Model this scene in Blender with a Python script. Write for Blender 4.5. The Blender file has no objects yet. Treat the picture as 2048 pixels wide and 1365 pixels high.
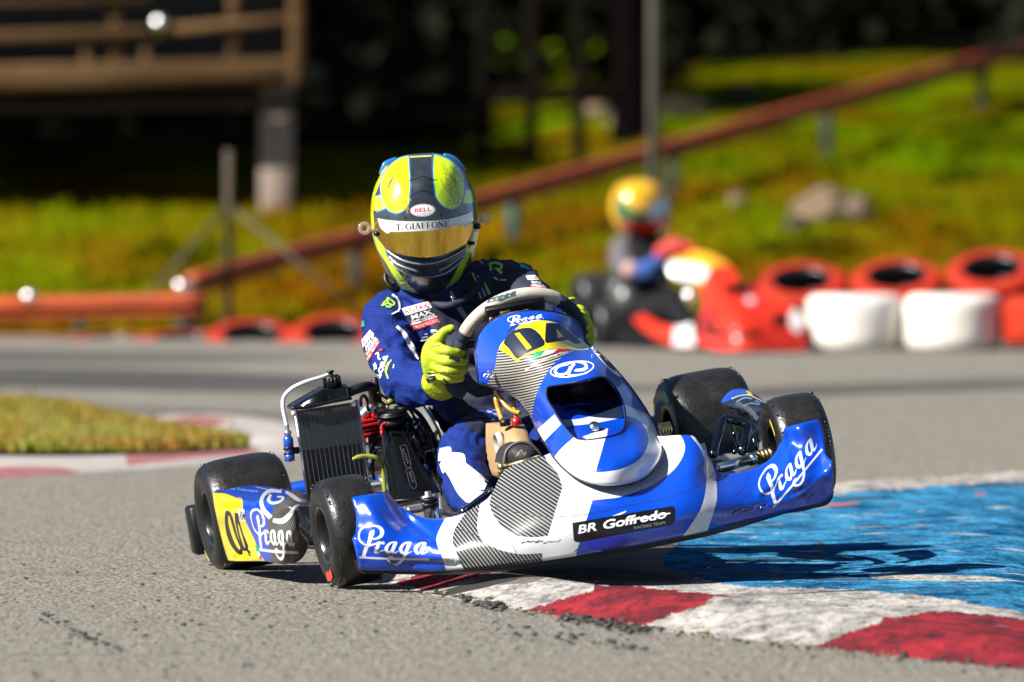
import bpy, bmesh, math, random
import numpy as np
from mathutils import Vector, Matrix, noise
from mathutils.geometry import delaunay_2d_cdt
from mathutils.bvhtree import BVHTree
random.seed(4); rng=np.random.default_rng(7)
S=bpy.context.scene
# ---------------- camera, world, sun, exposure
FP=20150.0; CH=1.164; TH=math.atan((682.5-210)/FP)
cam=bpy.data.cameras.new('camera'); cam_o=bpy.data.objects.new('camera',cam); S.collection.objects.link(cam_o)
cam_o.location=(0,0,CH); cam_o.rotation_euler=(math.pi/2-TH,0,0)
cam.sensor_width=36; cam.lens=FP/2048*36; cam.clip_start=.5; cam.clip_end=900
cam.dof.use_dof=True; cam.dof.focus_distance=24.6; cam.dof.aperture_fstop=4.5; cam.dof.aperture_blades=0
S.camera=cam_o
SUN=Vector((-.74,-.42,.66)).normalized()
w=bpy.data.worlds.new('World'); S.world=w; w.use_nodes=True
nt=w.node_tree; nt.nodes.clear()
sky=nt.nodes.new('ShaderNodeTexSky'); sky.sky_type='NISHITA'; sky.sun_disc=False; sky.air_density=.6; sky.dust_density=.15
sky.sun_elevation=math.asin(SUN.z); sky.sun_rotation=math.atan2(SUN.x,SUN.y)
bg=nt.nodes.new('ShaderNodeBackground'); bg.inputs[1].default_value=.05
wo=nt.nodes.new('ShaderNodeOutputWorld'); nt.links.new(sky.outputs[0],bg.inputs[0]); nt.links.new(bg.outputs[0],wo.inputs[0])
sl=bpy.data.lights.new('sun','SUN'); sl.energy=5.0; sl.angle=math.radians(.5); sl.color=(1,.95,.87)
so=bpy.data.objects.new('sun',sl); S.collection.objects.link(so); so.rotation_euler=SUN.to_track_quat('Z','Y').to_euler()
S.view_settings.view_transform='Standard'; S.view_settings.look='None'; S.view_settings.exposure=1.45; S.view_settings.gamma=1
S.cycles.use_denoising=True; S.cycles.max_bounces=6; S.cycles.transparent_max_bounces=12; S.cycles.caustics_reflective=False; S.cycles.caustics_refractive=False
# ---------------- geometry of the view and of the kart's frame
CF=np.array([0,math.cos(TH),-math.sin(TH)]); CU=np.array([0,math.sin(TH),math.cos(TH)]); CR=np.array([1.,0,0]); CO=np.array([0,0,CH])
def rays(px,py):
    px=np.asarray(px,float)[...,None]; py=np.asarray(py,float)[...,None]
    return CF+CR*(px-1024)/FP+CU*(682.5-py)/FP
def W(px,py,Y):
    d=rays(px,py); return CO+d*(np.asarray(Y,float)[...,None]/d[...,1:2])
def G(px,py,z=0):
    d=rays(px,py); return CO+d*((z-CH)/d[...,2:3])
def proj(P):
    P=np.atleast_2d(P)-CO; a=P@CF; return np.c_[1024+FP*(P@CR)/a,682.5-FP*(P@CU)/a]
def frame(yaw,pit,rol,t):
    c,s=math.cos(yaw),math.sin(yaw); A=np.array([s,-c,0]);L=np.array([c,s,0]);Z=np.array([0,0,1.])
    c,s=math.cos(pit),math.sin(pit); A,Z=c*A+s*Z,c*Z-s*A
    c,s=math.cos(rol),math.sin(rol); L,Z=c*L+s*Z,c*Z-s*L
    return np.c_[A,L,Z],np.array(t)
KR,KT=frame(.227818,-.005297,.170651,(-.069366,25.47428,.099168))
def K(x,y,z): return KR@np.array([x,y,z])+KT
def U(px,py,kx,R=None,T=None):
    R=KR if R is None else R; T=KT if T is None else T
    d=rays(px,py); n=R[:,0]; kx=np.asarray(kx,float)
    return CO+d*((kx-(CO-T)@n)/(d@n))[...,None]
# ---------------- materials
MATS={}
def M(name,col,rough=.5,metal=0.,coat=0.,noise=None,bump=None,spec=.5,uvfn=None,alpha=1,trans=0,sheen=0,dirt=None):
    if name in MATS: return MATS[name]
    if metal<.5:
        k=.8 if min(col)>.6 else .62
        col=tuple(q*k for q in col)
        if noise: noise=(noise[0],noise[1],tuple(q*k for q in noise[2]))+tuple(noise[3:])
        if dirt: dirt=(dirt[0],dirt[1],tuple(q*k for q in dirt[2]))+tuple(dirt[3:])
    m=bpy.data.materials.new(name); m.use_nodes=True; t=m.node_tree; b=t.nodes['Principled BSDF']; N=t.nodes.new; Lk=t.links.new
    c=(*col,1); b.inputs['Base Color'].default_value=c; b.inputs['Roughness'].default_value=rough; b.inputs['Metallic'].default_value=metal
    b.inputs['Coat Weight'].default_value=coat; b.inputs['Coat Roughness'].default_value=.06; b.inputs['Specular IOR Level'].default_value=spec
    b.inputs['Alpha'].default_value=alpha; b.inputs['Transmission Weight'].default_value=trans; b.inputs['Sheen Weight'].default_value=sheen
    tc=N('ShaderNodeTexCoord'); src=None
    if noise:
        sc,am,col2=noise[:3]; dist=noise[3] if len(noise)>3 else (1,1,1)
        mp=N('ShaderNodeMapping'); mp.inputs['Scale'].default_value=dist; Lk(tc.outputs['Object'],mp.inputs[0])
        n=N('ShaderNodeTexNoise'); n.inputs['Scale'].default_value=sc; n.inputs['Detail'].default_value=6; n.inputs['Roughness'].default_value=.65; Lk(mp.outputs[0],n.inputs[0])
        r=N('ShaderNodeValToRGB'); r.color_ramp.elements[0].position=.5-am; r.color_ramp.elements[1].position=.5+am
        r.color_ramp.elements[0].color=(*col2,1); r.color_ramp.elements[1].color=c; Lk(n.outputs[0],r.inputs[0]); src=r.outputs[0]; Lk(src,b.inputs['Base Color'])
        rr=N('ShaderNodeMapRange'); rr.inputs[3].default_value=min(1,rough*1.25); rr.inputs[4].default_value=rough*.85; Lk(n.outputs[0],rr.inputs[0]); Lk(rr.outputs[0],b.inputs['Roughness'])
    if dirt:   # dark rubber marks and dust with a shape of their own
        mp=N('ShaderNodeMapping'); mp.inputs['Scale'].default_value=dirt[3] if len(dirt)>3 else (1,1,1); Lk(tc.outputs['Object'],mp.inputs[0])
        n=N('ShaderNodeTexNoise'); n.inputs['Scale'].default_value=dirt[0]; n.inputs['Detail'].default_value=8; n.inputs['Roughness'].default_value=.7; Lk(mp.outputs[0],n.inputs[0])
        r=N('ShaderNodeValToRGB'); r.color_ramp.elements[0].position=dirt[1]; r.color_ramp.elements[1].position=dirt[1]+.1; Lk(n.outputs[0],r.inputs[0])
        mx=N('ShaderNodeMix'); mx.data_type='RGBA'; Lk(r.outputs[0],mx.inputs[0]); mx.inputs[7].default_value=(*dirt[2],1)
        if src: Lk(src,mx.inputs[6])
        else: mx.inputs[6].default_value=c
        Lk(mx.outputs[2],b.inputs['Base Color']); src=mx.outputs[2]
    if bump:
        n=N('ShaderNodeTexNoise'); n.inputs['Scale'].default_value=bump[0]; n.inputs['Detail'].default_value=5
        if len(bump)>3:
            mp=N('ShaderNodeMapping'); mp.inputs['Scale'].default_value=bump[3]; Lk(tc.outputs['Object'],mp.inputs[0]); Lk(mp.outputs[0],n.inputs[0])
        else: Lk(tc.outputs['Object'],n.inputs[0])
        bn=N('ShaderNodeBump'); bn.inputs['Strength'].default_value=bump[1]; bn.inputs['Distance'].default_value=bump[2] if len(bump)>2 else .01
        Lk(n.outputs[0],bn.inputs['Height']); Lk(bn.outputs[0],b.inputs['Normal'])
    if uvfn: uvfn(t,b,N,Lk,tc)
    MATS[name]=m; return m
def stripes(ang,pitch,duty=.5,dark=(.006,.006,.008),light=(.38,.38,.36),curve=0.,weave=0.):
    def f(t,b,N,Lk,tc):
        sp=N('ShaderNodeSeparateXYZ'); Lk(tc.outputs['UV'],sp.inputs[0])
        def mth(op,a,bb):
            q=N('ShaderNodeMath'); q.operation=op
            for i,v in enumerate((a,bb)):
                if isinstance(v,(int,float)): q.inputs[i].default_value=v
                else: Lk(v,q.inputs[i])
            return q.outputs[0]
        d=mth('ADD',mth('MULTIPLY',sp.outputs[0],-math.sin(ang)),mth('MULTIPLY',sp.outputs[1],math.cos(ang)))
        if curve: d=mth('ADD',d,mth('MULTIPLY',mth('POWER',mth('SUBTRACT',sp.outputs[0],10.4),2.0),curve))
        if weave: d=mth('ADD',d,mth('MULTIPLY',mth('SINE',mth('MULTIPLY',sp.outputs[0],180.),0),weave))
        s=mth('SINE',mth('MULTIPLY',d,2*math.pi*100/pitch),0)
        r=N('ShaderNodeValToRGB'); r.color_ramp.elements[0].position=duty-.25; r.color_ramp.elements[1].position=duty+.25
        r.color_ramp.elements[0].color=(*dark,1); r.color_ramp.elements[1].color=(*light,1)
        mr=mth('ADD',mth('MULTIPLY',s,.5),.5); Lk(mr,r.inputs[0]); Lk(r.outputs[0],b.inputs['Base Color'])
    return f
vinyl=dict(rough=.28,coat=.6,bump=(9,.12,.01))
BLUE=M('kart_blue_vinyl',(.001,.066,.60),dirt=(14,.66,(.01,.014,.05),(1,1,2.5)),**vinyl)
WHITE=M('kart_white_vinyl',(.64,.65,.66),dirt=(11,.6,(.42,.43,.45),(1,1,2.5)),**vinyl)
YEL=M('number_yellow',(.9,.72,.005),dirt=(20,.68,(.5,.38,.02)),**vinyl)
NAVY=M('number_navy',(.006,.014,.04),rough=.35)
BLACKV=M('sticker_black',(.006,.006,.007),rough=.35)
RED=M('sticker_red',(.62,.01,.02),rough=.4); GREEN=M('sticker_green',(.01,.36,.11),rough=.4)
CARB1=M('carbon_weave',(.1,.1,.1),rough=.3,coat=.3,uvfn=stripes(math.radians(34),6.6,.66,light=(.25,.25,.24),weave=.004))
CARB2=M('carbon_weave_steep',(.1,.1,.1),rough=.3,coat=.3,uvfn=stripes(math.radians(52),6.4,.66,light=(.25,.25,.24),weave=.004))
CARBP=M('carbon_weave_panel',(.1,.1,.1),rough=.3,coat=.3,uvfn=stripes(math.radians(-10),5.4,.55,light=(.3,.28,.24),curve=.12))
CARBS=M('carbon_weave_pod',(.1,.1,.1),rough=.3,coat=.3,uvfn=stripes(math.radians(68),3.6,.6,light=(.11,.105,.095)))
BLK=M('black_plastic',(.005,.005,.006),rough=.42,spec=.3,bump=(60,.1,.002))
BLKG=M('black_gloss',(.004,.0045,.005),rough=.2,spec=.35,coat=.25,bump=(14,.15,.005))
RUB=M('tyre_rubber',(.008,.0075,.007),rough=.34,dirt=(9,.56,(.03,.028,.026),(1,1,1)),noise=(40,.25,(.02,.019,.018),(1,1,1)),bump=(120,.4,.0035))
RUBS=M('tyre_sidewall',(.008,.008,.009),rough=.38,bump=(60,.2,.003))
STEEL=M('chrome_steel',(.75,.75,.76),rough=.16,metal=1); ALU=M('cast_aluminium',(.5,.5,.5),rough=.35,metal=1,bump=(50,.2,.002))
GOLD=M('gold_anodised',(.75,.56,.25),rough=.28,metal=1); TUBE=M('black_chrome_tube',(.12,.13,.14),rough=.12,metal=1)
ENGR=M('engine_red',(.6,.008,.01),rough=.35,coat=.4,bump=(40,.2,.003))
SUIT=M('suit_blue',(.002,.026,.23),rough=.75,spec=.2,bump=(34,.6,.010,(1,1,2)),noise=(8,.3,(.002,.018,.16)))
SUITN=M('suit_navy',(.002,.005,.032),rough=.75,bump=(30,.3,.01)); SUITW=M('suit_white',(.72,.74,.82),rough=.75,bump=(24,.5,.012,(1,1,2)))
GLV=M('glove_lime',(.56,.68,.006),rough=.6,bump=(70,.5,.004),noise=(30,.2,(.36,.46,.006)),dirt=(22,.64,(.12,.15,.01))); GLVK=M('glove_black',(.01,.012,.012),rough=.6)
# ---------------- object helpers
ORG={}
def root(name,label,cat,loc,group=None):
    o=bpy.data.objects.new(name,None); S.collection.objects.link(o); o.location=tuple(loc); ORG[o]=np.array(loc,float); tag(o,label,cat,group); return o
def tag(o,label=None,cat=None,group=None,kind=None):
    if label: o['label']=label
    if cat: o['category']=cat
    if group: o['group']=group
    if kind: o['kind']=kind
    return o
def mk(name,V,Fs,mats,mi=None,parent=None,smooth=True,uv=None,loc=None,auto=None):
    V=np.asarray(V,float).reshape(-1,3)
    org=ORG[parent] if parent is not None else (np.array(loc,float) if loc is not None else np.zeros(3))
    me=bpy.data.meshes.new(name); me.from_pydata((V-org).tolist(),[],[tuple(int(i) for i in f) for f in Fs]); 
    if not isinstance(mats,(list,tuple)): mats=[mats]
    for m in mats: me.materials.append(m)
    if mi is not None: me.polygons.foreach_set('material_index',np.asarray(mi,np.int32))
    me.polygons.foreach_set('use_smooth',np.full(len(me.polygons),bool(smooth)))
    if uv is not None:
        l=me.uv_layers.new(name='UVMap'); vi=np.empty(len(me.loops),np.int32); me.loops.foreach_get('vertex_index',vi); l.data.foreach_set('uv',np.asarray(uv,np.float32)[vi].ravel())
    me.validate(); me.update()
    o=bpy.data.objects.new(name,me); S.collection.objects.link(o); ORG[o]=org
    if parent is not None: o.parent=parent
    else: o.location=tuple(org)
    if auto:
        me.set_sharp_from_angle(angle=math.radians(auto))
    return o
class MB:
    def __init__(s): s.V=[];s.F=[];s.I=[];s.n=0
    def add(s,V,F,mi=0):
        V=np.asarray(V,float).reshape(-1,3); s.V.append(V); s.F+= [tuple(int(i)+s.n for i in f) for f in F]; s.I+=[mi]*len(F); s.n+=len(V); return s
    def tube(s,pts,r,mi=0,seg=14,closed=False,cap=True,sm=True):
        P=np.array([np.asarray(p,float) for p in pts]); r=np.broadcast_to(np.asarray(r,float),(len(P),)).copy()
        if sm and len(P)>2:
            Q=np.c_[P,r]; Q=cr(Q,7,closed); P,r=Q[:,:3],Q[:,3]
        n=len(P); T=np.roll(P,-1,0)-np.roll(P,1,0)
        if not closed: T[0]=P[1]-P[0]; T[-1]=P[-1]-P[-2]
        T/=np.linalg.norm(T,axis=1)[:,None]+1e-12
        a=np.array([0,0,1.]) if abs(T[0][2])<.9 else np.array([1.,0,0]); u=np.cross(T[0],a); u/=np.linalg.norm(u); V=[]
        th=np.arange(seg)/seg*2*math.pi
        for i in range(n):
            u=u-T[i]*(u@T[i]); u/=np.linalg.norm(u); v=np.cross(T[i],u)
            V.append(P[i]+r[i]*(np.cos(th)[:,None]*u+np.sin(th)[:,None]*v))
        F=[]
        for i in range(n if closed else n-1):
            j=(i+1)%n
            for k in range(seg): F.append((i*seg+k,i*seg+(k+1)%seg,j*seg+(k+1)%seg,j*seg+k))
        if cap and not closed: F.append(tuple(range(seg))[::-1]); F.append(tuple((n-1)*seg+k for k in range(seg)))
        return s.add(np.concatenate(V),F,mi)
    def box(s,c,ax,dims,mi=0,bev=.12):
        c=np.asarray(c,float); ax=[np.asarray(a,float)/np.linalg.norm(a) for a in ax]; d=np.array(dims)/2.; b=min(d)*bev*2
        V=[];
        for sx in(-1,1):
            for sy in(-1,1):
                for sz in(-1,1):
                    for k in range(3):
                        q=np.array([sx*d[0],sy*d[1],sz*d[2]]); q[(k+1)%3]-=np.sign(q[(k+1)%3])*b; q[(k+2)%3]-=np.sign(q[(k+2)%3])*b
                        V.append(c+q[0]*ax[0]+q[1]*ax[1]+q[2]*ax[2])
        bm=bmesh.new(); vs=[bm.verts.new(v) for v in V]; r=bmesh.ops.convex_hull(bm,input=vs); bm.normal_update(); bm.verts.index_update()
        s.add([v.co[:] for v in bm.verts],[[v.index for v in f.verts] for f in bm.faces],mi); bm.free(); return s
    def lathe(s,c,axis,prof,seg=32,mi=0,closed=False):
        c=np.asarray(c,float); T=np.asarray(axis,float); T/=np.linalg.norm(T); a=np.array([0,0,1.]) if abs(T[2])<.9 else np.array([1.,0,0]); u=np.cross(T,a);u/=np.linalg.norm(u);v=np.cross(T,u)
        th=np.arange(seg)/seg*2*math.pi; V=[c+T*y+r*(np.cos(th)[:,None]*u+np.sin(th)[:,None]*v) for r,y in prof]; F=[]; n=len(prof)
        for i in range(n if closed else n-1):
            j=(i+1)%n
            for k in range(seg): F.append((i*seg+k,j*seg+k,j*seg+(k+1)%seg,i*seg+(k+1)%seg))
        mis=mi
        if isinstance(mi,list):
            for i in range(len(F)): pass
            s.add(np.concatenate(V),F,0); s.I[-len(F):]=[mi[i//seg] for i in range(len(F))]; return s
        return s.add(np.concatenate(V),F,mi)
    def ball(s,c,r,mi=0,ax=None,sc=(1,1,1),sub=2):
        bm=bmesh.new(); bmesh.ops.create_icosphere(bm,subdivisions=sub,radius=1); V=np.array([v.co[:] for v in bm.verts])*r*np.array(sc); 
        if ax is not None: V=V@np.array(ax)
        s.add(V+np.asarray(c,float),[[v.index for v in f.verts] for f in bm.faces],mi); bm.free(); return s
    def build_each(s,name,mats,parent=None,per=1,**k):
        out=[];i0=0;n0=0
        for c in range(0,len(s.V),per):
            n=sum(len(v) for v in s.V[c:c+per]); F=[(tuple(i-n0 for i in f),m) for f,m in zip(s.F,s.I) if n0<=f[0]<n0+n]
            out.append(mk(name,np.concatenate(s.V[c:c+per]),[f for f,_ in F],mats,[m for _,m in F],parent,**k)); n0+=n
        return out
    def build(s,name,mats,parent=None,**k): return mk(name,np.concatenate(s.V),s.F,mats,s.I,parent,**k)
def cr(P,n=6,closed=True):
    P=np.asarray(P,float); m=len(P)
    Q=np.vstack([P[-1],P,P[0],P[1]]) if closed else np.vstack([2*P[0]-P[1],P,2*P[-1]-P[-2]])
    out=[]; t=np.arange(n)[:,None]/n
    for i in range(m if closed else m-1):
        a,b,c,d=Q[i],Q[i+1],Q[i+2],Q[i+3]
        out.append(.5*((2*b)+(-a+c)*t+(2*a-5*b+4*c-d)*t*t+(-a+3*b-3*c+d)*t**3))
    if not closed: out.append(P[-1:])
    return np.concatenate(out)
def sm(pts,n=6):
    """smooth closed outline; a point with a third item is a corner"""
    idx=[i for i,p in enumerate(pts) if len(p)>2]
    P=np.array([p[:2] for p in pts],float)
    if not idx: return cr(P,n)
    out=[]; m=len(P)
    for a,b in zip(idx,idx[1:]+[idx[0]+m]):
        seg=P[[i%m for i in range(a,b+1)]]
        out.append(cr(seg,n,False)[:-1] if len(seg)>2 else seg[:1])
    return np.concatenate(out)
def resamp(P,step):
    P=np.asarray(P,float); out=[]
    for a,b in zip(P,np.roll(P,-1,0)):
        k=max(1,int(math.ceil(np.linalg.norm(b-a)/step))); out.append(a+(b-a)*np.arange(k)[:,None]/k)
    return np.concatenate(out)
def pip(poly,x,y):
    poly=np.asarray(poly); ins=np.zeros(len(x),bool)
    m=(x>poly[:,0].min())&(x<poly[:,0].max())&(y>poly[:,1].min())&(y<poly[:,1].max()); xs,ys=x[m],y[m]; r=np.zeros(len(xs),bool)
    for (x0,y0),(x1,y1) in zip(poly,np.roll(poly,-1,0)):
        if y0==y1: continue
        c=((y0>ys)!=(y1>ys)); r^= c&(xs<(x1-x0)*(ys-y0)/(y1-y0)+x0)
    ins[m]=r; return ins
def inside(group,x,y):
    polys,rule=group; r=np.zeros(len(x),bool)
    for p in polys: r= (r^pip(p,x,y)) if rule=='eo' else (r|pip(p,x,y))
    return r
def norm_paint(p):
    a=p[0]; rule=p[2] if len(p)>2 else 'or'
    if isinstance(a,list) and len(a) and isinstance(a[0],np.ndarray): polys=a
    else: polys=[np.asarray([q[:2] for q in a],float)]
    return polys,p[1],rule
def cdt(outline,paints,step,holes=(),near=None,asp=1.0):
    """triangulate an outline with every painted edge kept; returns verts, tris, paint id per tri"""
    outline=resamp(outline,step); P=[];E=[];n=0
    def addp(p):
        nonlocal n
        P.append(p); k=len(p); E.extend((n+i,n+(i+1)%k) for i in range(k)); n+=k
    addp(outline)
    hs=[resamp(h,step) for h in holes]
    for h in hs: addp(h)
    pts=[norm_paint(p) for p in paints]
    for polys,_,_ in pts:
        for q in polys:
            q=resamp(q,step)
            addp(q)
    x0,y0=outline.min(0); x1,y1=outline.max(0)
    gx,gy=np.meshgrid(np.arange(x0+step/2,x1,step),np.arange(y0+step/2,y1,step*asp)); gx=gx+((np.arange(gx.shape[0])%2)*step/2)[:,None]
    gx,gy=gx.ravel(),gy.ravel(); m=pip(outline,gx,gy)
    P.append(np.c_[gx[m],gy[m]])
    P=np.concatenate(P)
    v,e,f,_,_,_=delaunay_2d_cdt([Vector(p) for p in P],E,[],0,1e-4)
    v=np.array([q[:] for q in v]); f=np.array([q for q in f if len(q)==3])
    c=v[f].mean(1); keep=pip(outline,c[:,0],c[:,1])
    for h in hs: keep&=~pip(h,c[:,0],c[:,1])
    f=f[keep]; c=c[keep]; a=v[f]; ar=(a[:,1,0]-a[:,0,0])*(a[:,2,1]-a[:,0,1])-(a[:,1,1]-a[:,0,1])*(a[:,2,0]-a[:,0,0])
    f=f[abs(ar)>1e-5]; c=c[abs(ar)>1e-5]; ar=ar[abs(ar)>1e-5]; f[ar<0]=f[ar<0][:,::-1]
    mi=np.zeros(len(f),int)
    for k,(polys,_,rule) in enumerate(pts): mi[inside((polys,rule),c[:,0],c[:,1])]=k+1
    used=np.unique(f); rm=-np.ones(len(v),int); rm[used]=np.arange(len(used)); return v[used],rm[f],mi,[p[1] for p in pts],outline
class RBF:
    def __init__(s,ctrl):
        c=np.array(ctrl,float); s.p=c[:,:2]/100; n=len(c); A=s.k(s.p,s.p)+np.eye(n)*1e-6; Pm=np.c_[np.ones(n),s.p]
        Mx=np.block([[A,Pm],[Pm.T,np.zeros((3,3))]]); s.w=np.linalg.solve(Mx,np.r_[c[:,2],0,0,0])
    def k(s,a,b):
        d=np.linalg.norm(a[:,None]-b[None],axis=2); return np.where(d>0,d*d*np.log(d+1e-12),0)
    def __call__(s,x,y):
        q=np.c_[x,y]/100.; return s.k(q,s.p)@s.w[:-3]+s.w[-3]+q@s.w[-2:]
def edgedist(poly,x,y):
    d=np.full(len(x),1e9)
    for a,b in zip(poly,np.roll(poly,-1,0)):
        ab=b-a; t=np.clip(((x-a[0])*ab[0]+(y-a[1])*ab[1])/(ab@ab+1e-12),0,1); d=np.minimum(d,np.hypot(x-a[0]-t*ab[0],y-a[1]-t*ab[1]))
    return d
def patch(name,outline,depth,base,paints=(),step=4,thick=.004,parent=None,edge=None,holes=(),smooth=True,fr=None,label=None,back=None,mode='x'):
    """a shell seen from the front: outline and livery in photo units, depth is the kart-frame x of every point"""
    R,T=fr or (KR,KT)
    if isinstance(depth,list): depth=RBF(depth)
    elif isinstance(depth,(int,float)): d0=depth; depth=lambda x,y: np.full(len(x),float(d0))
    v,f,mi,ms,ol=cdt(np.asarray([p[:2] for p in outline],float),paints,step,holes)
    kx=depth(v[:,0],v[:,1])
    if edge:
        d=edgedist(ol,v[:,0],v[:,1]); t=np.clip(1-d/edge[0],0,1); kx=kx-edge[1]*t*t
    P=U(v[:,0],v[:,1],kx,R,T); n=len(v)
    # image-space ccw with y down -> facing: make normals face the camera
    a,b,c=P[f[:,0]],P[f[:,1]],P[f[:,2]]; nn=np.cross(b-a,c-a)
    if (nn@CF).sum()>0: f=f[:,::-1]
    bk=back if back is not None else thick
    a,b,c=P[f[:,0]],P[f[:,1]],P[f[:,2]]; nn=np.cross(b-a,c-a); vn=np.zeros_like(P)
    for k in range(3): np.add.at(vn,f[:,k],nn)
    vn/=np.linalg.norm(vn,axis=1)[:,None]+1e-15
    B=P-(vn if (thick<.009 or mode=='n') else R[:,0])*bk
    ed={}
    for t in f:
        for i in range(3): ed[(t[i],t[(i+1)%3])]=1
    rim=[(i,j) for (i,j) in ed if (j,i) not in ed]
    F=[tuple(t) for t in f]+[tuple(t[::-1]+n) for t in f]+[(j,i,i+n,j+n) for i,j in rim]
    bi=0
    o=mk(name,np.vstack([P,B]),F,[base]+ms,list(mi)+[bi]*len(mi)+[bi]*len(rim),parent,smooth,uv=np.vstack([v,v])/100.)
    o.data.set_sharp_from_angle(angle=math.radians(50))
    if label: o['label']=label
    return o
def decal(name,bvh,paints,parent,off=.0015,step=4,org=None,mats=None):
    """cloth patches / print: shapes laid on an existing surface, a little proud of it"""
    allp=[q for p in paints for q in norm_paint(p)[0]]; lo=np.min([q.min(0) for q in allp],0)-2; hi=np.max([q.max(0) for q in allp],0)+2
    ol=np.array([[lo[0],lo[1]],[hi[0],lo[1]],[hi[0],hi[1]],[lo[0],hi[1]]])
    v,f,mi,ms,_=cdt(ol,paints,step); f=f[mi>0]; mi=mi[mi>0]-1
    D=rays(v[:,0],v[:,1]); P=np.zeros((len(v),3)); ok=np.zeros(len(v),bool)
    for i in range(len(v)):
        h,nn,_,_=bvh.ray_cast(Vector(CO),Vector(D[i]))
        if h is not None:
            nn=Vector(nn); 
            if nn.dot(Vector(D[i]))>0: nn=-nn
            P[i]=np.array(h)+np.array(nn)*off-D[i]/np.linalg.norm(D[i])*off*.5; ok[i]=True
    f2=[];m2=[]
    for t,m in zip(f,mi):
        if ok[t].all():
            q=P[t]; e=max(np.linalg.norm(q[0]-q[1]),np.linalg.norm(q[1]-q[2]),np.linalg.norm(q[2]-q[0]))
            if e<.04: f2.append(tuple(t) ); m2.append(m)
    f2=np.array(f2); a,b,c=P[f2[:,0]],P[f2[:,1]],P[f2[:,2]]; nn=np.cross(b-a,c-a); fl=(nn@CF)>0; f2[fl]=f2[fl][:,::-1]
    used=np.unique(f2); rm=-np.ones(len(v),int); rm[used]=np.arange(len(used))
    return mk(name,P[used],rm[f2],ms,m2,parent,True,uv=v[used]/100.)
def bvh_of(*objs):
    V=[];F=[];n=0
    for o in objs:
        me=o.data; co=np.empty(len(me.vertices)*3); me.vertices.foreach_get('co',co); co=co.reshape(-1,3)+ORG[o]
        V+=co.tolist(); F+=[tuple(i+n for i in p.vertices) for p in me.polygons]; n+=len(co)
    return BVHTree.FromPolygons(V,F)
# ---- lettering
_fc={}
def loops(txt,bold=0.,spacing=1.):
    key=(txt,bold,spacing)
    if key in _fc: return _fc[key]
    c=bpy.data.curves.new('lettering','FONT'); c.body=txt; c.offset=bold; c.space_character=spacing; c.resolution_u=3
    o=bpy.data.objects.new('lettering',c); me=o.to_mesh(); V=np.array([v.co[:2] for v in me.vertices]); cnt={}
    for p in me.polygons:
        vs=list(p.vertices)
        for i in range(len(vs)):
            e=(vs[i],vs[(i+1)%len(vs)]); cnt[e]=1
    nx={a:b for (a,b) in cnt if (b,a) not in cnt}; out=[]
    while nx:
        a=next(iter(nx)); L=[a]; b=nx.pop(a)
        while b!=a and b in nx: L.append(b); b=nx.pop(b)
        if len(L)>2: out.append(V[L])
    o.to_mesh_clear(); bpy.data.objects.remove(o); bpy.data.curves.remove(c)
    A=np.concatenate(out); lo,hi=A.min(0),A.max(0)
    out=[(q-[lo[0],0])/[hi[0]-lo[0],.73] for q in out]   # cap height about 1
    _fc[key]=out; return out
def text(txt,p0,p1,h,bold=0.,slant=0.,arch=0.,spacing=1.,up=None):
    """text from baseline point p0 to p1, cap height h (photo units); returns even-odd polygons"""
    p0=np.array(p0,float);p1=np.array(p1,float); d=p1-p0; L=np.linalg.norm(d); n=np.array([d[1],-d[0]])/L if up is None else np.array(up,float)
    res=[]
    for q in loops(txt,bold,spacing):
        res.append(p0+q[:,:1]*d+(q[:,1:]*h+arch*4*q[:,:1]*(1-q[:,:1]))*n+q[:,1:]*h*slant*d/L)
    return res
def stroke(pts,w,n=5,closed=False):
    P=cr(np.array(pts,float),n,closed) if len(pts)>2 else np.array(pts,float)
    w=np.broadcast_to(np.asarray(w,float),(len(pts),)); wi=np.interp(np.linspace(0,1,len(P)),np.linspace(0,1,len(w)),w)/2
    T=np.gradient(P,axis=0); T/=np.linalg.norm(T,axis=1)[:,None]+1e-9; Nn=np.c_[-T[:,1],T[:,0]]
    if closed: return [P+Nn*wi[:,None],(P-Nn*wi[:,None])]
    return [np.vstack([P+Nn*wi[:,None],(P-Nn*wi[:,None])[::-1]])]
def _a(dx): return [([(1080+dx,572),(960+dx,582),(862+dx,645),(800+dx,760),(845+dx,852),(912+dx,818),(980+dx,690)],[30,36,62,84,60,36,14])]
SCRIPT=[([(385,690),(250,662),(130,570),(95,450),(130,290),(250,195),(420,158),(550,162),(670,222),(705,315),(680,410),(600,472),(510,498),(435,495)],[45,45,45,42,42,40,38,46,78,100,80,52,38,28]),
 ([(495,272),(440,345),(405,440),(350,620),(270,760),(200,965)],[30,120,92,82,84,80]),([(95,988),(820,1010),(1910,1010)],46),
 ([(365,672),(500,636),(600,592),(650,566)],[40,34,34,20]),([(622,580),(580,690),(530,790),(520,840)],[66,74,80,84]),([(495,832),(560,852),(660,816),(765,788)],[60,50,32,12]),
 ([(592,690),(645,612),(712,588)],[16,34,52]),([(700,600),(722,612),(724,640)],[70,84,50])]
for _d in (0,375,765): SCRIPT+=_a(_d)
for _d in (0,765): SCRIPT+=[([(1052+_d,570),(1012+_d,680),(962+_d,800),(968+_d,855)],[88,86,80,58]),([(950+_d,858),(1030+_d,850),(1118+_d,803)],[48,36,10])]
SCRIPT+=[([(1427,570),(1350,750),(1275,920),(1238,1000),(1185,1068),(1090,1138),(990,1160),(905,1130),(845,1060),(852,992),(920,966),(990,978)],[88,82,66,62,60,54,50,46,42,44,50,20]),([(1285,965),(1345,870),(1475,806)],[20,26,12]),([(860,985),(920,975),(985,990)],[30,62,30])]
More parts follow.
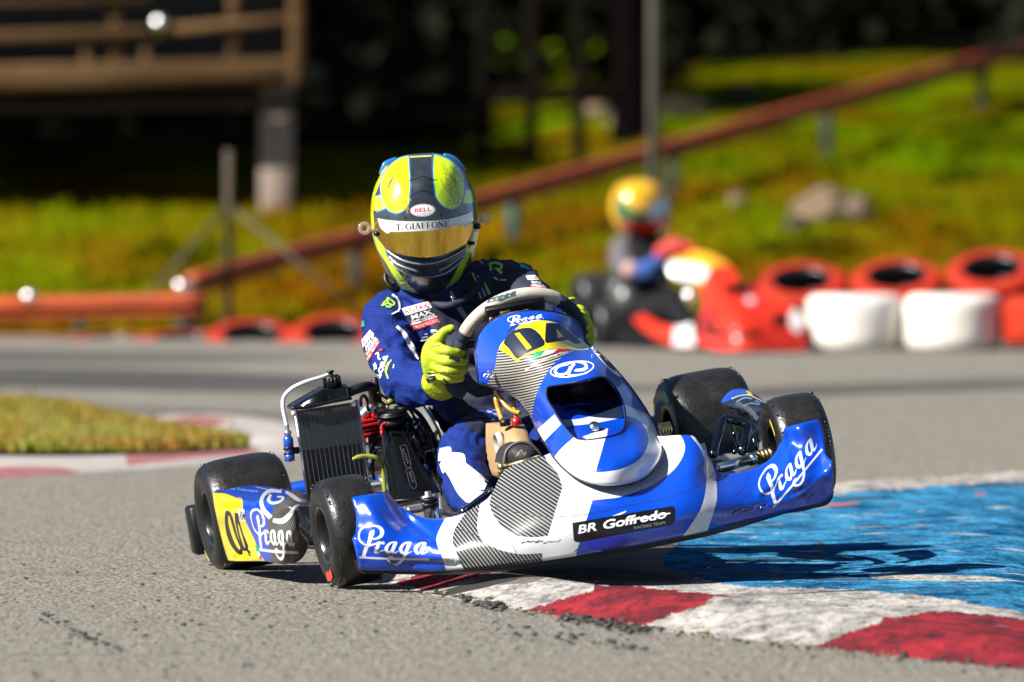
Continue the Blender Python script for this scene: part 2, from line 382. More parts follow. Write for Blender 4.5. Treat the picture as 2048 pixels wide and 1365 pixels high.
def script(A,B,C,bold=1.):
    """the script word mapped so that underline start, underline end and top of the first letter land on A, B, C"""
    s=np.array([[95,1000,1],[1910,1010,1],[500,138,1.]]); X=np.linalg.solve(s,np.array([A,B,C],float)); out=[]
    for p,w_ in SCRIPT:
        for q in stroke(p,np.array(w_)*bold): out.append(np.c_[q,np.ones(len(q))]@X)
    return out
def ell(cx,cy,rx,ry,rot=0,n=40):
    t=np.arange(n)/n*2*math.pi; c,s=math.cos(math.radians(rot)),math.sin(math.radians(rot)); x,y=rx*np.cos(t),ry*np.sin(t); return np.c_[cx+x*c-y*s,cy+x*s+y*c]
def z(pts,ox,oy,sc):
    return [tuple([ox+p[0]/sc,oy+p[1]/sc])+tuple(p[2:]) for p in pts]
# ================= setting: ground, kerbs, hill
ASPH=M('asphalt',(.30,.285,.262),rough=.92,spec=.2,noise=(75,.14,(.055,.052,.05)),bump=(90,.9,.012),dirt=(.8,.6,(.13,.125,.12),(.5,2.2,1)))
def streak_asph():
    m=M('asphalt_far',(.33,.33,.32),rough=.9,spec=.25,noise=(60,.2,(.2,.2,.2)),bump=(60,.5,.01),dirt=(.9,.56,(.06,.06,.06),(.16,1.1,1)))
    return m
ASF=streak_asph()
def paint_grain(t,b,N,Lk,tc):
    src=b.inputs['Base Color'].links[0].from_socket
    mp=N('ShaderNodeMapping'); mp.inputs['Scale'].default_value=(.7,.3,1); Lk(tc.outputs['Object'],mp.inputs[0])
    n=N('ShaderNodeTexNoise'); n.inputs['Scale'].default_value=34; n.inputs['Detail'].default_value=8; n.inputs['Roughness'].default_value=.8; Lk(mp.outputs[0],n.inputs[0])
    r=N('ShaderNodeValToRGB'); r.color_ramp.elements[0].position=.40; r.color_ramp.elements[0].color=(.28,.27,.27,1); r.color_ramp.elements[1].position=.52; r.color_ramp.elements[1].color=(1.1,1.1,1.1,1); Lk(n.outputs[0],r.inputs[0])
    mx=N('ShaderNodeMix'); mx.data_type='RGBA'; mx.blend_type='MULTIPLY'; mx.inputs[0].default_value=.85; Lk(src,mx.inputs[6]); Lk(r.outputs[0],mx.inputs[7]); Lk(mx.outputs[2],b.inputs['Base Color'])
KW=M('kerb_white_paint',(.58,.55,.50),rough=.9,spec=.2,noise=(9,.16,(.27,.26,.25),(1,.35,1)),bump=(45,.9,.014),dirt=(10,.58,(.10,.09,.08),(1,.4,1)),uvfn=paint_grain)
KRD=M('kerb_red_paint',(.36,.016,.024),rough=.85,spec=.2,noise=(10,.12,(.11,.008,.016),(1,.4,1)),bump=(45,.8,.012),dirt=(9,.64,(.35,.22,.2),(1,.4,1)),uvfn=paint_grain)
KB=M("kerb_blue_paint",(.075,.36,.64),rough=1,spec=0,noise=(11,.15,(.008,.09,.22),(.7,.35,1)),bump=(80,1,.014),dirt=(16,.60,(.32,.27,.22),(.5,.35,1)),uvfn=paint_grain)
KD=M('kerb_brown_grey',(.19,.16,.13),rough=.9,noise=(14,.25,(.06,.05,.045),(1,.5,1)),bump=(45,1,.014),dirt=(8,.6,(.42,.38,.32),(.5,.25,1)))
DARK=M('step_shade_and_cracks',(.012,.01,.009),rough=.95)
def asph_grain(t,b,N,Lk,tc):
    # coarse aggregate: pale stones in dark binder, two sizes, over large worn patches
    src=b.inputs['Base Color'].links[0].from_socket
    v=N('ShaderNodeTexVoronoi'); v.inputs['Scale'].default_value=88; v.inputs['Randomness'].default_value=1; Lk(tc.outputs['Object'],v.inputs[0])
    r=N('ShaderNodeValToRGB'); r.color_ramp.elements[0].position=.0; r.color_ramp.elements[0].color=(1.25,1.2,1.12,1); r.color_ramp.elements[1].position=.8; r.color_ramp.elements[1].color=(.09,.085,.08,1); e_=r.color_ramp.elements.new(.5); e_.color=(.8,.78,.74,1); Lk(v.outputs[0],r.inputs[0])
    mx=N('ShaderNodeMix'); mx.data_type='RGBA'; mx.blend_type='MULTIPLY'; mx.inputs[0].default_value=1; Lk(src,mx.inputs[6]); Lk(r.outputs[0],mx.inputs[7]); Lk(mx.outputs[2],b.inputs['Base Color'])
ASPH=M('asphalt_aggregate',(.54,.52,.47),rough=.92,spec=.2,noise=(34,.18,(.22,.205,.175)),bump=(80,1,.014),dirt=(.9,.60,(.10,.095,.09),(.12,1.1,1)),uvfn=asph_grain)
g=300
o=mk('ground',[(-g,-20,-.004),(g,-20,-.004),(g,54,-.004),(-g,54,-.004)],[(0,1,2,3)],ASPH); tag(o,'coarse pale grey asphalt of the race track','ground',kind='structure')
def gxy(pts): 
    a=np.array([p[:2] for p in pts],float); return G(a[:,0],a[:,1])[:,:2]*[1,.35]
def gxy_h(pts,hf):
    a=np.array([p[:2] for p in pts],float); z_=np.zeros(len(a))
    for _ in range(8):
        q=np.array([G(x,y,zz) for (x,y),zz in zip(a,z_)]); z_=.5*z_+.5*hf(q[:,0],q[:,1],np.full(len(q),.25))
    return q[:,:2]*[1,.35]
def ground_patch(name,outline,hf,base,paints,step=.035,label='',kind='structure',cat='kerb',lift=False):
    gp=(lambda q:gxy_h(resamp(np.array([p[:2] for p in q],float),12),hf)) if lift else gxy
    v,f,mi,ms,ol=cdt(gxy(outline),[(([gp(q) for q in p[0]] if isinstance(p[0],list) and isinstance(p[0][0],np.ndarray) else gp(p[0])),)+tuple(p[1:]) for p in paints],step)
    d=edgedist(ol,v[:,0],v[:,1])
    X,Y=v[:,0],v[:,1]/.35; Z=hf(X,Y,d); V=np.c_[X,Y,Z]
    o=mk(name,V,f,[base]+ms,mi); 
    return tag(o,label,cat,kind=kind)
def rough(poly,amp=1.6,step=5):
    P=resamp(np.asarray([q[:2] for q in poly],float),step); return P+np.c_[rng.normal(0,amp*2.2,len(P)),rng.normal(0,amp,len(P))]
def nz(X,Y,s,o=0): return np.array([noise.noise((x*s[0]+o,y*s[1]+o,o*.7)) for x,y in zip(X,Y)])
near=[(742,1150,1),(800,1172),(880,1190),(960,1205),(1050,1218),(1240,1249),(1430,1270),(1620,1289),(1800,1310),(2100,1342,1)]
far=[(2100,942,1),(1660,976,1),(1560,1000),(1380,1052,1),(1100,1112,1),(900,1128,1)]
ko=sm(near+far,5)
nearxy=gxy(sm([(p[0],p[1]) for p in near]+[(2101,1343),(742,1149)],3))
def hk(X,Y,d):
    a=1-np.exp(-d/.06)
    # distance inland from the near edge
    ny=np.interp(X,*[np.array(q) for q in zip(*sorted([(float(x),float(y)/.35) for x,y in gxy(near)]))]); t=np.clip(Y-ny,0,None)
    prof=.024*np.exp(-((t-.75)/.42)**2)+.012*(1-np.exp(-t/.1))-.004*np.exp(-((t-1.6)/.5)**2)+.016*(1-np.exp(-np.clip(t-1.9,0,9)/1.2))
    und=1+.2*np.sin(X*5.2+Y*.5+.4)
    h=prof*und*a+ .003*nz(X,Y,(4,1.6),3)*a+.0025*nz(X,Y,(16,5),9)*a
    fade=np.clip((X+.42)/.35,0,1)
    return -.004+.008*a+h*(.25+.75*fade)
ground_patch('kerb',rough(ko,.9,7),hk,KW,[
 ([(1130,1110),(1380,1050),(1480,1085),(1430,1120),(1380,1165),(1250,1163),(1120,1160),(1000,1166),(900,1150),(900,1135)],KD),  # brown-grey area of the kerb below the kart
 (rough(sm([(1380,1060,1),(1660,992),(1850,976),(2110,953,1),(2110,1225,1),(1960,1210),(1900,1198),(1800,1188),(1700,1180),(1560,1176),(1450,1168),(1330,1130)],5),1.3),KB),
 (sm([(1745,1148),(1850,1150),(1990,1152),(2000,1160),(1900,1163),(1760,1160)],4),KW),
 (rough([(782,1160),(840,1142),(1005,1128),(1050,1135),(960,1150),(860,1172)]),KRD),
 (rough(sm([(1025,1216,1),(1130,1190),(1240,1168,1),(1330,1180),(1465,1193,1),(1350,1222),(1240,1249,1)],4),1.1),KRD),
 (rough(sm([(1605,1288,1),(1730,1250),(1870,1222,1),(1960,1228),(2110,1238,1),(2110,1343,1),(1800,1311)],4),1.1),KRD),
 (sm([(850,1180,1),(910,1168),(990,1152),(1060,1142),(1150,1138),(1250,1140),(1330,1148),(1372,1158,1),(1330,1160),(1250,1148),(1150,1146),(1040,1157),(960,1172),(888,1184,1)],4),DARK),  # dark band paints the shade under the slab step
 (stroke([(1325,1086),(1400,1099),(1480,1095),(1600,1084),(1650,1083)],[1,2.2,2,1.5,.8])+stroke([(1385,1124),(1500,1118),(1645,1112)],[1,2,1.2])+stroke([(1400,1127),(1520,1123),(1655,1118)],[2,2.5,1.5])+stroke([(1632,1083),(1648,1092),(1630,1100),(1652,1110),(1640,1118)],[2,5,3,5,2])+stroke([(1370,1150),(1450,1140),(1520,1152),(1640,1160),(1800,1160)],[5,6,4,2.5,1.5])+stroke([(1735,1025),(1760,1036),(1810,1038),(1850,1032)],[2,1.5,1.2,.6])+stroke([(1790,1086),(1850,1078),(1900,1066)],1)+stroke([(1560,1190),(1700,1182),(1900,1176),(1990,1178)],[1,3,2,1]),DARK),
 (sum([stroke([(x,y),(x+l*.5,y-random.uniform(-1,2)),(x+l,y-random.uniform(-2,3))],[.5,w_,.4],2) for x,y,l,w_ in [(random.uniform(1380,2050),random.uniform(1000,1165),random.uniform(15,90),random.uniform(.8,2.6)) for _ in range(34)]],[]),M('paint_rest_pale',(.5,.45,.40),rough=.9)),
 (sum([stroke([(x,y),(x+l,y-random.uniform(-2,3))],[1,.5],2) for x,y,l in [(random.uniform(1450,2050),random.uniform(985,1200),random.uniform(12,80)) for _ in range(36)]],[])+stroke([(1665,1000),(1720,996),(1780,993)],[2,7,2])+stroke([(1900,975),(1960,972),(2040,966)],[2,8,5]),M('rubber_smear',(.012,.05,.09),rough=.7)),
 (stroke([(1640,1011),(1680,1010),(1722,1006)],[4,6,2])+stroke([(1950,990),(1972,988)],4),M('paint_rest_red',(.42,.08,.05),rough=.9)),
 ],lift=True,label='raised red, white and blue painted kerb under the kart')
# kerbs round the grass patch on the left
def flat(h): return lambda X,Y,d: -.004+h*np.clip(d/.05,0,1)
ground_patch('kerb_strip',sm([(-60,958,1),(60,951),(250,938),(420,925),(600,905,1),(640,886,1),(480,893),(380,905),(200,912),(-60,912,1)],4),flat(.012),M('kerb_white_far',(.50,.47,.44),rough=.9,noise=(9,.2,(.33,.28,.26))),
 [([(-80,960),(-80,942),(60,938),(165,943),(110,949),(20,955)],M('kerb_red_far',(.32,.05,.06),rough=.9,noise=(9,.2,(.30,.15,.14)))),([(255,935),(250,915),(420,905),(520,905),(520,912),(400,922)],MATS['kerb_red_far'])],.08,'faded red and white kerb in front of the left grass island')
ground_patch('kerb_strip',sm([(200,858,1),(330,842),(440,838),(560,850),(640,870),(640,888,1),(560,892),(470,886),(330,870)],4),flat(.03),MATS['kerb_white_far'],
 [([(330,860),(350,850),(400,846),(470,852),(440,860),(430,872),(410,878)],MATS['kerb_red_far']),([(500,870),(560,862),(600,872),(560,882)],MATS['kerb_white_far'])],.08,'faded red and white kerb behind the left grass island')
GR=M('short_grass',(.19,.24,.012),rough=.85,noise=(5,.28,(.21,.15,.012)))
GRB=M('grass_blades',(.20,.25,.006),rough=.8,noise=(3,.12,(.36,.17,.010)),dirt=(5,.6,(.05,.07,.004)))
isl=sm([(-60,812,1),(120,822),(230,848),(330,868),(420,884),(500,900),(420,908),(240,915),(-60,916,1)],4)
ground_patch('grass_island',isl,lambda X,Y,d:.02+.03*np.clip(d/.2,0,1)+.01*nz(X,Y,(5,2),1),GR,[],.1,'patch of rough yellow green grass beside the kerb',cat='grass')
def blades(name,pts,h,n,mat,wd=.006,label=''):
    V=[];F=[]
    for k in range(n):
        x,y,zz=pts(); a=random.random()*6.28; hh=h*(.4+random.random()); l=random.gauss(0,.35)*hh; l2=random.gauss(0,.35)*hh; ww=wd*(.6+random.random()*.8)
        b=len(V); V+=[(x-ww*math.cos(a),y-ww*math.sin(a),zz),(x+ww*math.cos(a),y+ww*math.sin(a),zz),(x+l*.5+ww*.6,y+l2*.5,zz+hh*.6),(x+l,y+l2,zz+hh)]; F+=[(b,b+1,b+2),(b,b+2,b+3)]
    o=mk(name,V,F,mat,smooth=False); return tag(o,label,'grass',kind='stuff')
ixy=gxy(isl)
def ipt():
    while 1:
        px=random.uniform(-80,505); py=random.uniform(812,916)
        if pip(isl,np.array([px]),np.array([py]))[0]:
            q=G(px,py); return q[0],q[1],.02
blades('grass_tufts',ipt,.034,18000,GRB,.006,'long grass blades growing on the left island')
blades('tall_grass_stalks',ipt,.07,260,GRB,.005,'thin tall grass stalks standing out of the left island')
# tyre marks laid on the bend
def skid(pts,dark,label,name='tyre_mark',hf=None,sc=(.35,2.6,1),step=.25):
    def f(t,b,N,Lk,tc):
        mp=N('ShaderNodeMapping'); mp.inputs['Scale'].default_value=sc; Lk(tc.outputs['Object'],mp.inputs[0])
        n=N('ShaderNodeTexNoise'); n.inputs['Scale'].default_value=1.6; n.inputs['Detail'].default_value=5; Lk(mp.outputs[0],n.inputs[0])
        r=N('ShaderNodeMapRange'); r.inputs[1].default_value=.35; r.inputs[2].default_value=.6; r.inputs[3].default_value=.1; r.inputs[4].default_value=dark; Lk(n.outputs[0],r.inputs[0]); Lk(r.outputs[0],b.inputs['Alpha'])
    m=M('rubber_film_%d_%d'%(int(dark*100),int(sc[0]*10)),(.05,.05,.052),rough=.8,uvfn=f)
    o=ground_patch(name,sm(pts,4),hf or (lambda X,Y,d:0*X),m,[],step,label,cat='mark'); return o
skid([(-80,733),(200,735),(420,742),(760,756),(1300,770),(1300,782),(720,786),(400,784),(100,776),(-80,772)],.9,'dark tyre rubber smeared across the far bend on the left')
skid([(-80,700),(200,701),(430,704),(700,712),(420,726),(-80,722)],.6,'faint dark rubber near the far edge of the track on the left')
skid([(1500,775),(1750,764),(2110,752),(2110,776),(1800,786),(1500,795)],.6,'faint rubber band on the bend at the right')
skid([(-80,800),(300,812),(700,830),(700,842),(300,826),(-80,812)],.35,'light rubber haze behind the grass island')
# loose rubber crumbs and grit
def crumbs(name,pts,rad,mat,label):
    b=MB()
    for (x,y,zz),r in zip(pts,rad): b.ball((x,y,zz+r*.4),r,sc=(1+random.random(),1+random.random(),.7),sub=1)
    o=b.build(name,mat,smooth=False); return tag(o,label,'grit',kind='stuff')
cp=[];cr_=[]
def along(line,n,spread,r0,r1):
    line=np.array(line,float); L=np.r_[0,np.cumsum(np.hypot(*np.diff(line,axis=0).T))]
    for _ in range(n):
        t=random.random()*L[-1]; x=np.interp(t,L,line[:,0])+random.gauss(0,4); y=np.interp(t,L,line[:,1])+random.gauss(spread*.3,spread); cp.append(G(x,y,.0)); cr_.append(random.uniform(r0,r1)*random.random()**.7+.001)
along([(p[0],p[1]) for p in near[:-1]]+[(2060,1336)],150,6,.0015,.007)
along([(920,1197),(1010,1216)],50,4,.003,.010);along([(1120,1232),(1300,1262)],90,5,.003,.010)
along([(80,1225),(160,1268),(260,1305)],38,7,.002,.008)
along([(1000,1260),(1300,1290)],40,8,.002,.007)
for _ in range(260): cp.append(G(random.uniform(0,2048),random.uniform(1130,1362),0)); cr_.append(random.uniform(.0015,.005))
crumbs('rubber_crumbs',cp,cr_,M('rubber_crumb',(.03,.025,.02),rough=.7),'dark crumbs of tyre rubber along the edge of the kerb')
cp=[];cr_=[]
along([(1660,974),(1850,960),(2100,942)],260,1.6,.003,.009); along([(p[0],p[1]) for p in near[:-1]],70,4,.002,.006); along([(1500,1150),(1800,1142),(2000,1150)],60,4,.003,.006)
crumbs('stone_grit',cp,cr_,M('ochre_grit',(.30,.19,.07),rough=.9),'ochre grit gathered along the kerb edges')
# hill
def hill(X,Y):
    r=np.clip((Y-51.5),0,None); q=1/(1+np.exp(-(X-.6)/1.0)); sl=.066+.012*q; cap=1.15+1.5*q
    b=r*sl; h=cap*(1-np.exp(-b/cap)) + np.clip(Y-88,0,None)*.62
    return h+ .05*nz(X,Y,(.9,.35),5)*np.clip(r/3,0,1)+.02*nz(X,Y,(3,1),2)*np.clip(r/3,0,1)
xs=np.r_[np.linspace(-60,-8,20),np.linspace(-7,7,150),np.linspace(8,60,20)]; ys=np.r_[np.linspace(51,85,150),np.linspace(86,125,30)]
XX,YY=np.meshgrid(xs,ys); ZZ=hill(XX.ravel(),YY.ravel()); nx=len(xs)
def greener(t,b,N,Lk,tc):
    src=b.inputs['Base Color'].links[0].from_socket; sp=N('ShaderNodeSeparateXYZ'); Lk(tc.outputs['Object'],sp.inputs[0])
    n=N('ShaderNodeTexNoise'); n.inputs['Scale'].default_value=.5; Lk(tc.outputs['Object'],n.inputs[0])
    a=N('ShaderNodeMath'); a.operation='MULTIPLY_ADD'; a.inputs[1].default_value=14; Lk(n.outputs[0],a.inputs[0]); c_=N('ShaderNodeMath'); c_.operation='MULTIPLY_ADD'; c_.inputs[1].default_value=2.6; Lk(sp.outputs[0],c_.inputs[0]); Lk(sp.outputs[1],c_.inputs[2]); Lk(c_.outputs[0],a.inputs[2])
    r=N('ShaderNodeMapRange'); r.inputs[1].default_value=66; r.inputs[2].default_value=80; Lk(a.outputs[0],r.inputs[0])
    mx=N('ShaderNodeMix'); mx.data_type='RGBA'; mx.blend_type='MULTIPLY'; Lk(r.outputs[0],mx.inputs[0]); Lk(src,mx.inputs[6]); mx.inputs[7].default_value=(.62,.92,.4,1); Lk(mx.outputs[2],b.inputs['Base Color'])
HG=M('hill_grass',(.145,.18,.002),rough=1,spec=0,noise=(.8,.10,(.20,.08,.003),(1,.4,1)),bump=(9,1,.06),dirt=(1.6,.51,(.03,.033,.001),(1,.3,1)),uvfn=greener)
FL=M('forest_floor_shade_tone',(.006,.005,.003),rough=1,spec=0)  # wood's shade put into floor colour; grass strips left as lit gaps
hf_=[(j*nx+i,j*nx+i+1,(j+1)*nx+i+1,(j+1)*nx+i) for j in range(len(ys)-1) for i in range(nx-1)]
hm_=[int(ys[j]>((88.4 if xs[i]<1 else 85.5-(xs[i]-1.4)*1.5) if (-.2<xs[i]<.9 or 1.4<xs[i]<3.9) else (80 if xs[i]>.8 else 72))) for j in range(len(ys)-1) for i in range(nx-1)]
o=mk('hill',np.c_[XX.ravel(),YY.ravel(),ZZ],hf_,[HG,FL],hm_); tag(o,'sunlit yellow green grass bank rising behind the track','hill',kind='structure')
def hz(x,y): return float(hill(np.array([x]),np.array([y]))[0])
def hpt(px,py,z0=0):
    """where the sight line meets the bank"""
    d=rays(px,py); t=np.linspace(50,120,1400); P=CO+d*t[:,None]; h=hill(P[:,0],P[:,1]); i=np.argmax(P[:,2]<h) ; return P[i]
def bpt():
    y=51.6+random.random()**1.4*16; x=random.uniform(-.056,.056)*y*1.15; return x,y,hz(x,y)-.01
blades('hill_grass_tufts',bpt,.07,26000,M('bank_grass_blades',(.16,.20,.002),rough=1,spec=0,noise=(.8,.10,(.22,.09,.003),(1,.4,1)),dirt=(1.6,.51,(.03,.033,.001),(1,.3,1)),uvfn=greener),.012,'tufts of yellow green grass covering the bank')
# ================= the kart
kart=root('racing_kart','blue and white racing kart number 04 cornering with its far wheels lifted off the kerb','kart',K(.5,0,0)*[1,1,0])
RT=[(.066,-.088),(.074,-.099),(.092,-.107),(.108,-.1065),(.121,-.101),(.131,-.089),(.1375,-.07),(.1398,-.045),(.1405,0)]
def wheel(kc,R,hw,axis=None,mark=None,parent=kart,rt=KR,kt=KT,mats=(RUB,RUBS)):
    c=rt@np.array(kc)+kt; ax=rt[:,1] if axis is None else axis
    e=bpy.data.objects.new('wheel',None); S.collection.objects.link(e); e.parent=parent; ORG[e]=ORG[parent]
    rr=.066/ R; prof=[(a/.1405*R if a>.08 else .066+(a-.066)*.8,y/.107*hw) for a,y in RT]; full=prof+[(a,-y) for a,y in prof[-2::-1]]
    # finer tread and rounded shoulders
    P=cr(np.array(full),4,False); mi=[1 if abs(p[1])>hw*.86 else 0 for p in P]
    b=MB(); b.lathe(c,ax,[tuple(p) for p in P],seg=72,mi=mi)
    b.lathe(c,ax,[(.066,hw*.80),(.062,hw*.5),(.062,-hw*.5),(.066,-hw*.80)],seg=48,mi=1)
    if mats[0] is RUB:  # rubber pick-up and torn edges on the shoulders
        for sgn in (-1,1):
            for k in range(46):
                a=random.random()*6.283; u=np.cross(ax,[0,0,1.]); u/=np.linalg.norm(u); v=np.cross(ax,u)
                rr_=R*(.955+.02*random.random()); q=c+ax*(sgn*hw*(.80+.05*random.random()))+rr_*(math.cos(a)*u+math.sin(a)*v)
                b.ball(q,.0011+.0022*random.random()**3,1,sub=1,sc=(1+random.random(),1,1+random.random()))
    b.build('tyre',list(mats),e)
    b=MB(); s=1
    for sg in (-1,1):
        b.lathe(c,ax,[(.0675,sg*hw*.84),(.0695,sg*hw*.90),(.066,sg*hw*.93),(.0625,sg*hw*.88),(.058,sg*hw*.7),(.055,sg*hw*.3),(.05,sg*hw*.05),(.018,sg*hw*.02)],seg=48)
    b.lathe(c,ax,[(0,-hw*.5),(.022,-hw*.5),(.022,hw*.5),(0,hw*.5)],seg=20)
    u=np.cross(ax,[0,0,1.]);u/=np.linalg.norm(u);v=np.cross(ax,u)
    for k in range(3):
        a=k*2.09+.5; q=c+.034*(math.cos(a)*u+math.sin(a)*v); b.lathe(q-ax*hw*.15,ax,[(0,0),(.007,0),(.007,hw*.3),(0,hw*.3)],seg=6)
    b.build('rim',M('rim_black_magnesium',(.012,.012,.013),rough=.3,metal=.2),e)
    b=MB(); b.lathe(c,ax,[(.0675,-hw*.90),(.0700,-hw*.915),(.0685,-hw*.925),(.0675,-hw*.90)],seg=48); b.build('rim_flange',STEEL,e)
    return e,c,ax
def tilt(ax,deg,about): 
    return np.array(Matrix.Rotation(math.radians(deg),3,Vector(about))@Vector(ax))
zax=KR[:,2]
wFR=wheel((1.05,-.563,.14),.133,.068,tilt(KR[:,1],1,zax)); wFL=wheel((1.055,.575,.137),.133,.068,tilt(KR[:,1],-3,zax))
wRR=wheel((0,-.60,.146),.142,.107); wRL=wheel((0,.612,.146),.142,.107)
# coloured marks on the sidewalls
def sidemark(w_,sgn,hw,r0,r1,a0,a1,mat):
    e,c,ax=w_; u=np.cross(ax,[0,0,1.]);u/=np.linalg.norm(u);v=np.cross(ax,u); V=[];F=[]; n=10
    for i in range(n+1):
        a=a0+(a1-a0)*i/n
        for k in range(4):
            r=r0+(r1-r0)*k/3; y=np.interp(r,[.074,.095,.117,.13],[.099,.107,.106,.098])/.107*hw+.0015
            V.append(c+ax*sgn*y+r*(math.cos(a)*u+math.sin(a)*v))
    for i in range(n):
        for k in range(3): F.append((i*4+k,i*4+k+1,i*4+k+5,i*4+k+4))
    b=MB(); b.add(V,F); return b
MY=M('tyre_yellow_mark',(.75,.6,.02),rough=.7); MR=M('tyre_red_mark',(.75,.05,.02),rough=.6); MG=M('tyre_green_mark',(.15,.6,.3),rough=.7)
def ang(w_,px,py,sg0=-1):
    e,c,ax=w_; u=np.cross(ax,[0,0,1.]);u/=np.linalg.norm(u);v=np.cross(ax,u); c=c+ax*sg0*.09; q=proj(c)[0]; 
    best=min(np.linspace(0,6.28,180),key=lambda a: abs(math.atan2(*(proj(c+.1*(math.cos(a)*u+math.sin(a)*v))[0]-q)[::-1])-math.atan2(py-q[1],px-q[0]))); return best
for w_,sg,hw,pt,r0,r1,da,mt in ((wRR,-1,.107,(428,1125),.108,.128,.22,MY),(wFR,-1,.068,(641,1150),.085,.112,.3,MR),(wRL,-1,.107,(1345,792),.100,.122,.22,MG),(wFL,-1,.068,(1529,846),.085,.104,.25,MY),(wRL,-1,.107,(1322,802),.1,.115,.12,MY)):
    a=ang(w_,*pt); sidemark(w_,sg,hw,r0,r1,a-da,a+da,mt).build('tyre_marking',mt,w_[0])
def up(px,py,kx): return U(px,py,kx)
# chassis tubes, floor, axle
b=MB(); r=.015
b.tube([K(0,-.3,.09),K(.3,-.31,.055),K(.8,-.24,.05),K(1.2,-.17,.05),K(1.28,0,.05),K(1.2,.17,.05),K(.8,.24,.05),K(.3,.31,.055),K(0,.3,.09)],r)
b.tube([K(.98,-.46,.08),K(1.02,-.25,.06),K(1.05,0,.055),K(1.02,.25,.06),K(.98,.46,.08)],r)
b.tube([K(-.12,-.3,.09),K(-.12,.3,.09)],r,sm=False); b.tube([K(0,-.3,.09),K(-.14,-.3,.09)],r,sm=False); b.tube([K(0,.3,.09),K(-.14,.3,.09)],r,sm=False)
b.tube([K(.25,-.3,.06),K(.25,-.56,.08),K(.75,-.56,.09),K(.8,-.27,.06)],.011); b.tube([K(.25,.3,.06),K(.25,.56,.08),K(.75,.56,.09),K(.8,.27,.06)],.011)
b.build('chassis_frame',M('frame_silver',(.35,.36,.38),rough=.3,metal=.8),kart)
b=MB(); b.tube([K(0,-.68,.146),K(0,.68,.146)],.02,sm=False,seg=20); b.build('rear_axle',STEEL,kart)
b=MB(); b.box(K(.8,0,.042),[KR[:,0],KR[:,1],KR[:,2]],(.85,.42,.006)); b.build('floor_tray',BLK,kart)
# rear bumper
b=MB()
for sg in (-1,1):
    pass
b.box(K(-.22,-.685,.105),[KR[:,0],KR[:,1],KR[:,2]],(.07,.045,.125),bev=.15); b.build('rear_bumper_end',BLK,kart); b=MB(); b.box(K(-.22,.675,.115),[KR[:,0],KR[:,1],KR[:,2]],(.10,.12,.17),bev=.2)
b.build('rear_bumper_end',BLK,kart)
b=MB(); b.box(K(-.23,0,.155),[KR[:,0],KR[:,1],KR[:,2]],(.07,1.24,.045),bev=.25); b.build('rear_bumper',BLUE,kart)
# stub axles, spacers, steering rods
b=MB(); 
b.tube([K(1.05,-.50,.14),K(1.05,-.36,.12)],.0125,sm=False); b.tube([K(1.05,.50,.14),K(1.05,.36,.12)],.0125,sm=False)
b.tube([K(1.05,-.345,.06),K(1.05,-.335,.19)],.012,sm=False);b.tube([K(1.05,.345,.06),K(1.05,.335,.19)],.012,sm=False)
b.tube([up(1436,936,1.2),up(1500,921,1.13)],.0115,sm=False,seg=20); b.tube([up(1500,921,1.13),up(1515,917,1.12)],.014,sm=False,seg=20)
b.build_each('stub_axle',STEEL,kart)
for px0,py0,px1,py1,kx in ((1515,916,1545,908,1.10),(1320,860,1342,856,.3)):
    b=MB()
    for i in range(4):
        t0=i/4; p=np.array([px0,py0])+(np.array([px1,py1])-[px0,py0])*t0; q=p+(np.array([px1,py1])-[px0,py0])*.21
        b.tube([up(*p,kx),up(*q,kx)],.0165,sm=False,seg=24)
    b.build('axle_spacer',GOLD,kart)
b=MB(); b.tube([up(927,1024,1.12),up(958,1000,1.1),up(986,980,1.08)],.0085,seg=18); b.tube([up(922,1028,1.13),up(932,1019,1.13)],.010,sm=False); b.build('tie_rod',M('dark_chrome',(.3,.3,.3),rough=.12,metal=1),kart)
b=MB(); b.tube([up(1003,936,1.1),up(1082,914,1.14)],.006,sm=False); b.ball(up(1003,934,1.11),.011); b.tube([up(1003,934,1.11),up(1000,955,1.1)],.007,sm=False)
b.build('pedal_linkage',GOLD,kart)
# stub axle and knuckle seen over the left side of the nose
b=MB(); b.lathe(up(857,1022,1.05),KR[:,2],[(0,-.03),(.013,-.03),(.013,.03),(0,.03)],seg=18); b.tube([up(857,1012,1.05),up(840,1018,1.05),up(815,1022,1.05)],.009); b.tube([up(866,1020,1.05),up(915,1032,1.05)],.006,sm=False)
b.lathe(up(858,1003,1.05),KR[:,2],[(0,-.004),(.02,-.004),(.02,.001),(.012,.003),(.012,.008),(.019,.009),(.019,.014),(.008,.016),(.008,.024),(0,.025)],seg=24); b.build('kingpin',ALU,kart)
b=MB(); b.lathe(up(859,1000,1.05),KR[:,2],[(.021,-.006),(.023,0),(.021,.004)],seg=24);b.lathe(up(859,1010,1.05),KR[:,2],[(.021,-.006),(.023,0),(.021,.004)],seg=24); b.build_each('dust_boot',BLK,kart)
# side bumper bars on the far side (black chrome tubes)
b=MB(); b.tube([up(1426,912,.98),up(1432,885,.95),up(1444,848,.92),up(1450,839,.9),up(1462,840,.9),up(1488,847,.9),up(1495,852,.91),up(1494,865,.93),up(1484,905,1.0)],.0105,seg=18)
b.build('side_bar',TUBE,kart)
b=MB(); b.tube([up(1462,845,.82),up(1468,870,.82),up(1478,900,.82)],.006); b.tube([up(1507,875,.86),up(1515,905,.86)],.005,sm=False); b.ball(up(1469,869,.83),.008); b.tube([up(1468,905,.85),up(1484,893,.8)],.006,sm=False); b.build_each('side_bar_brace',TUBE,kart)
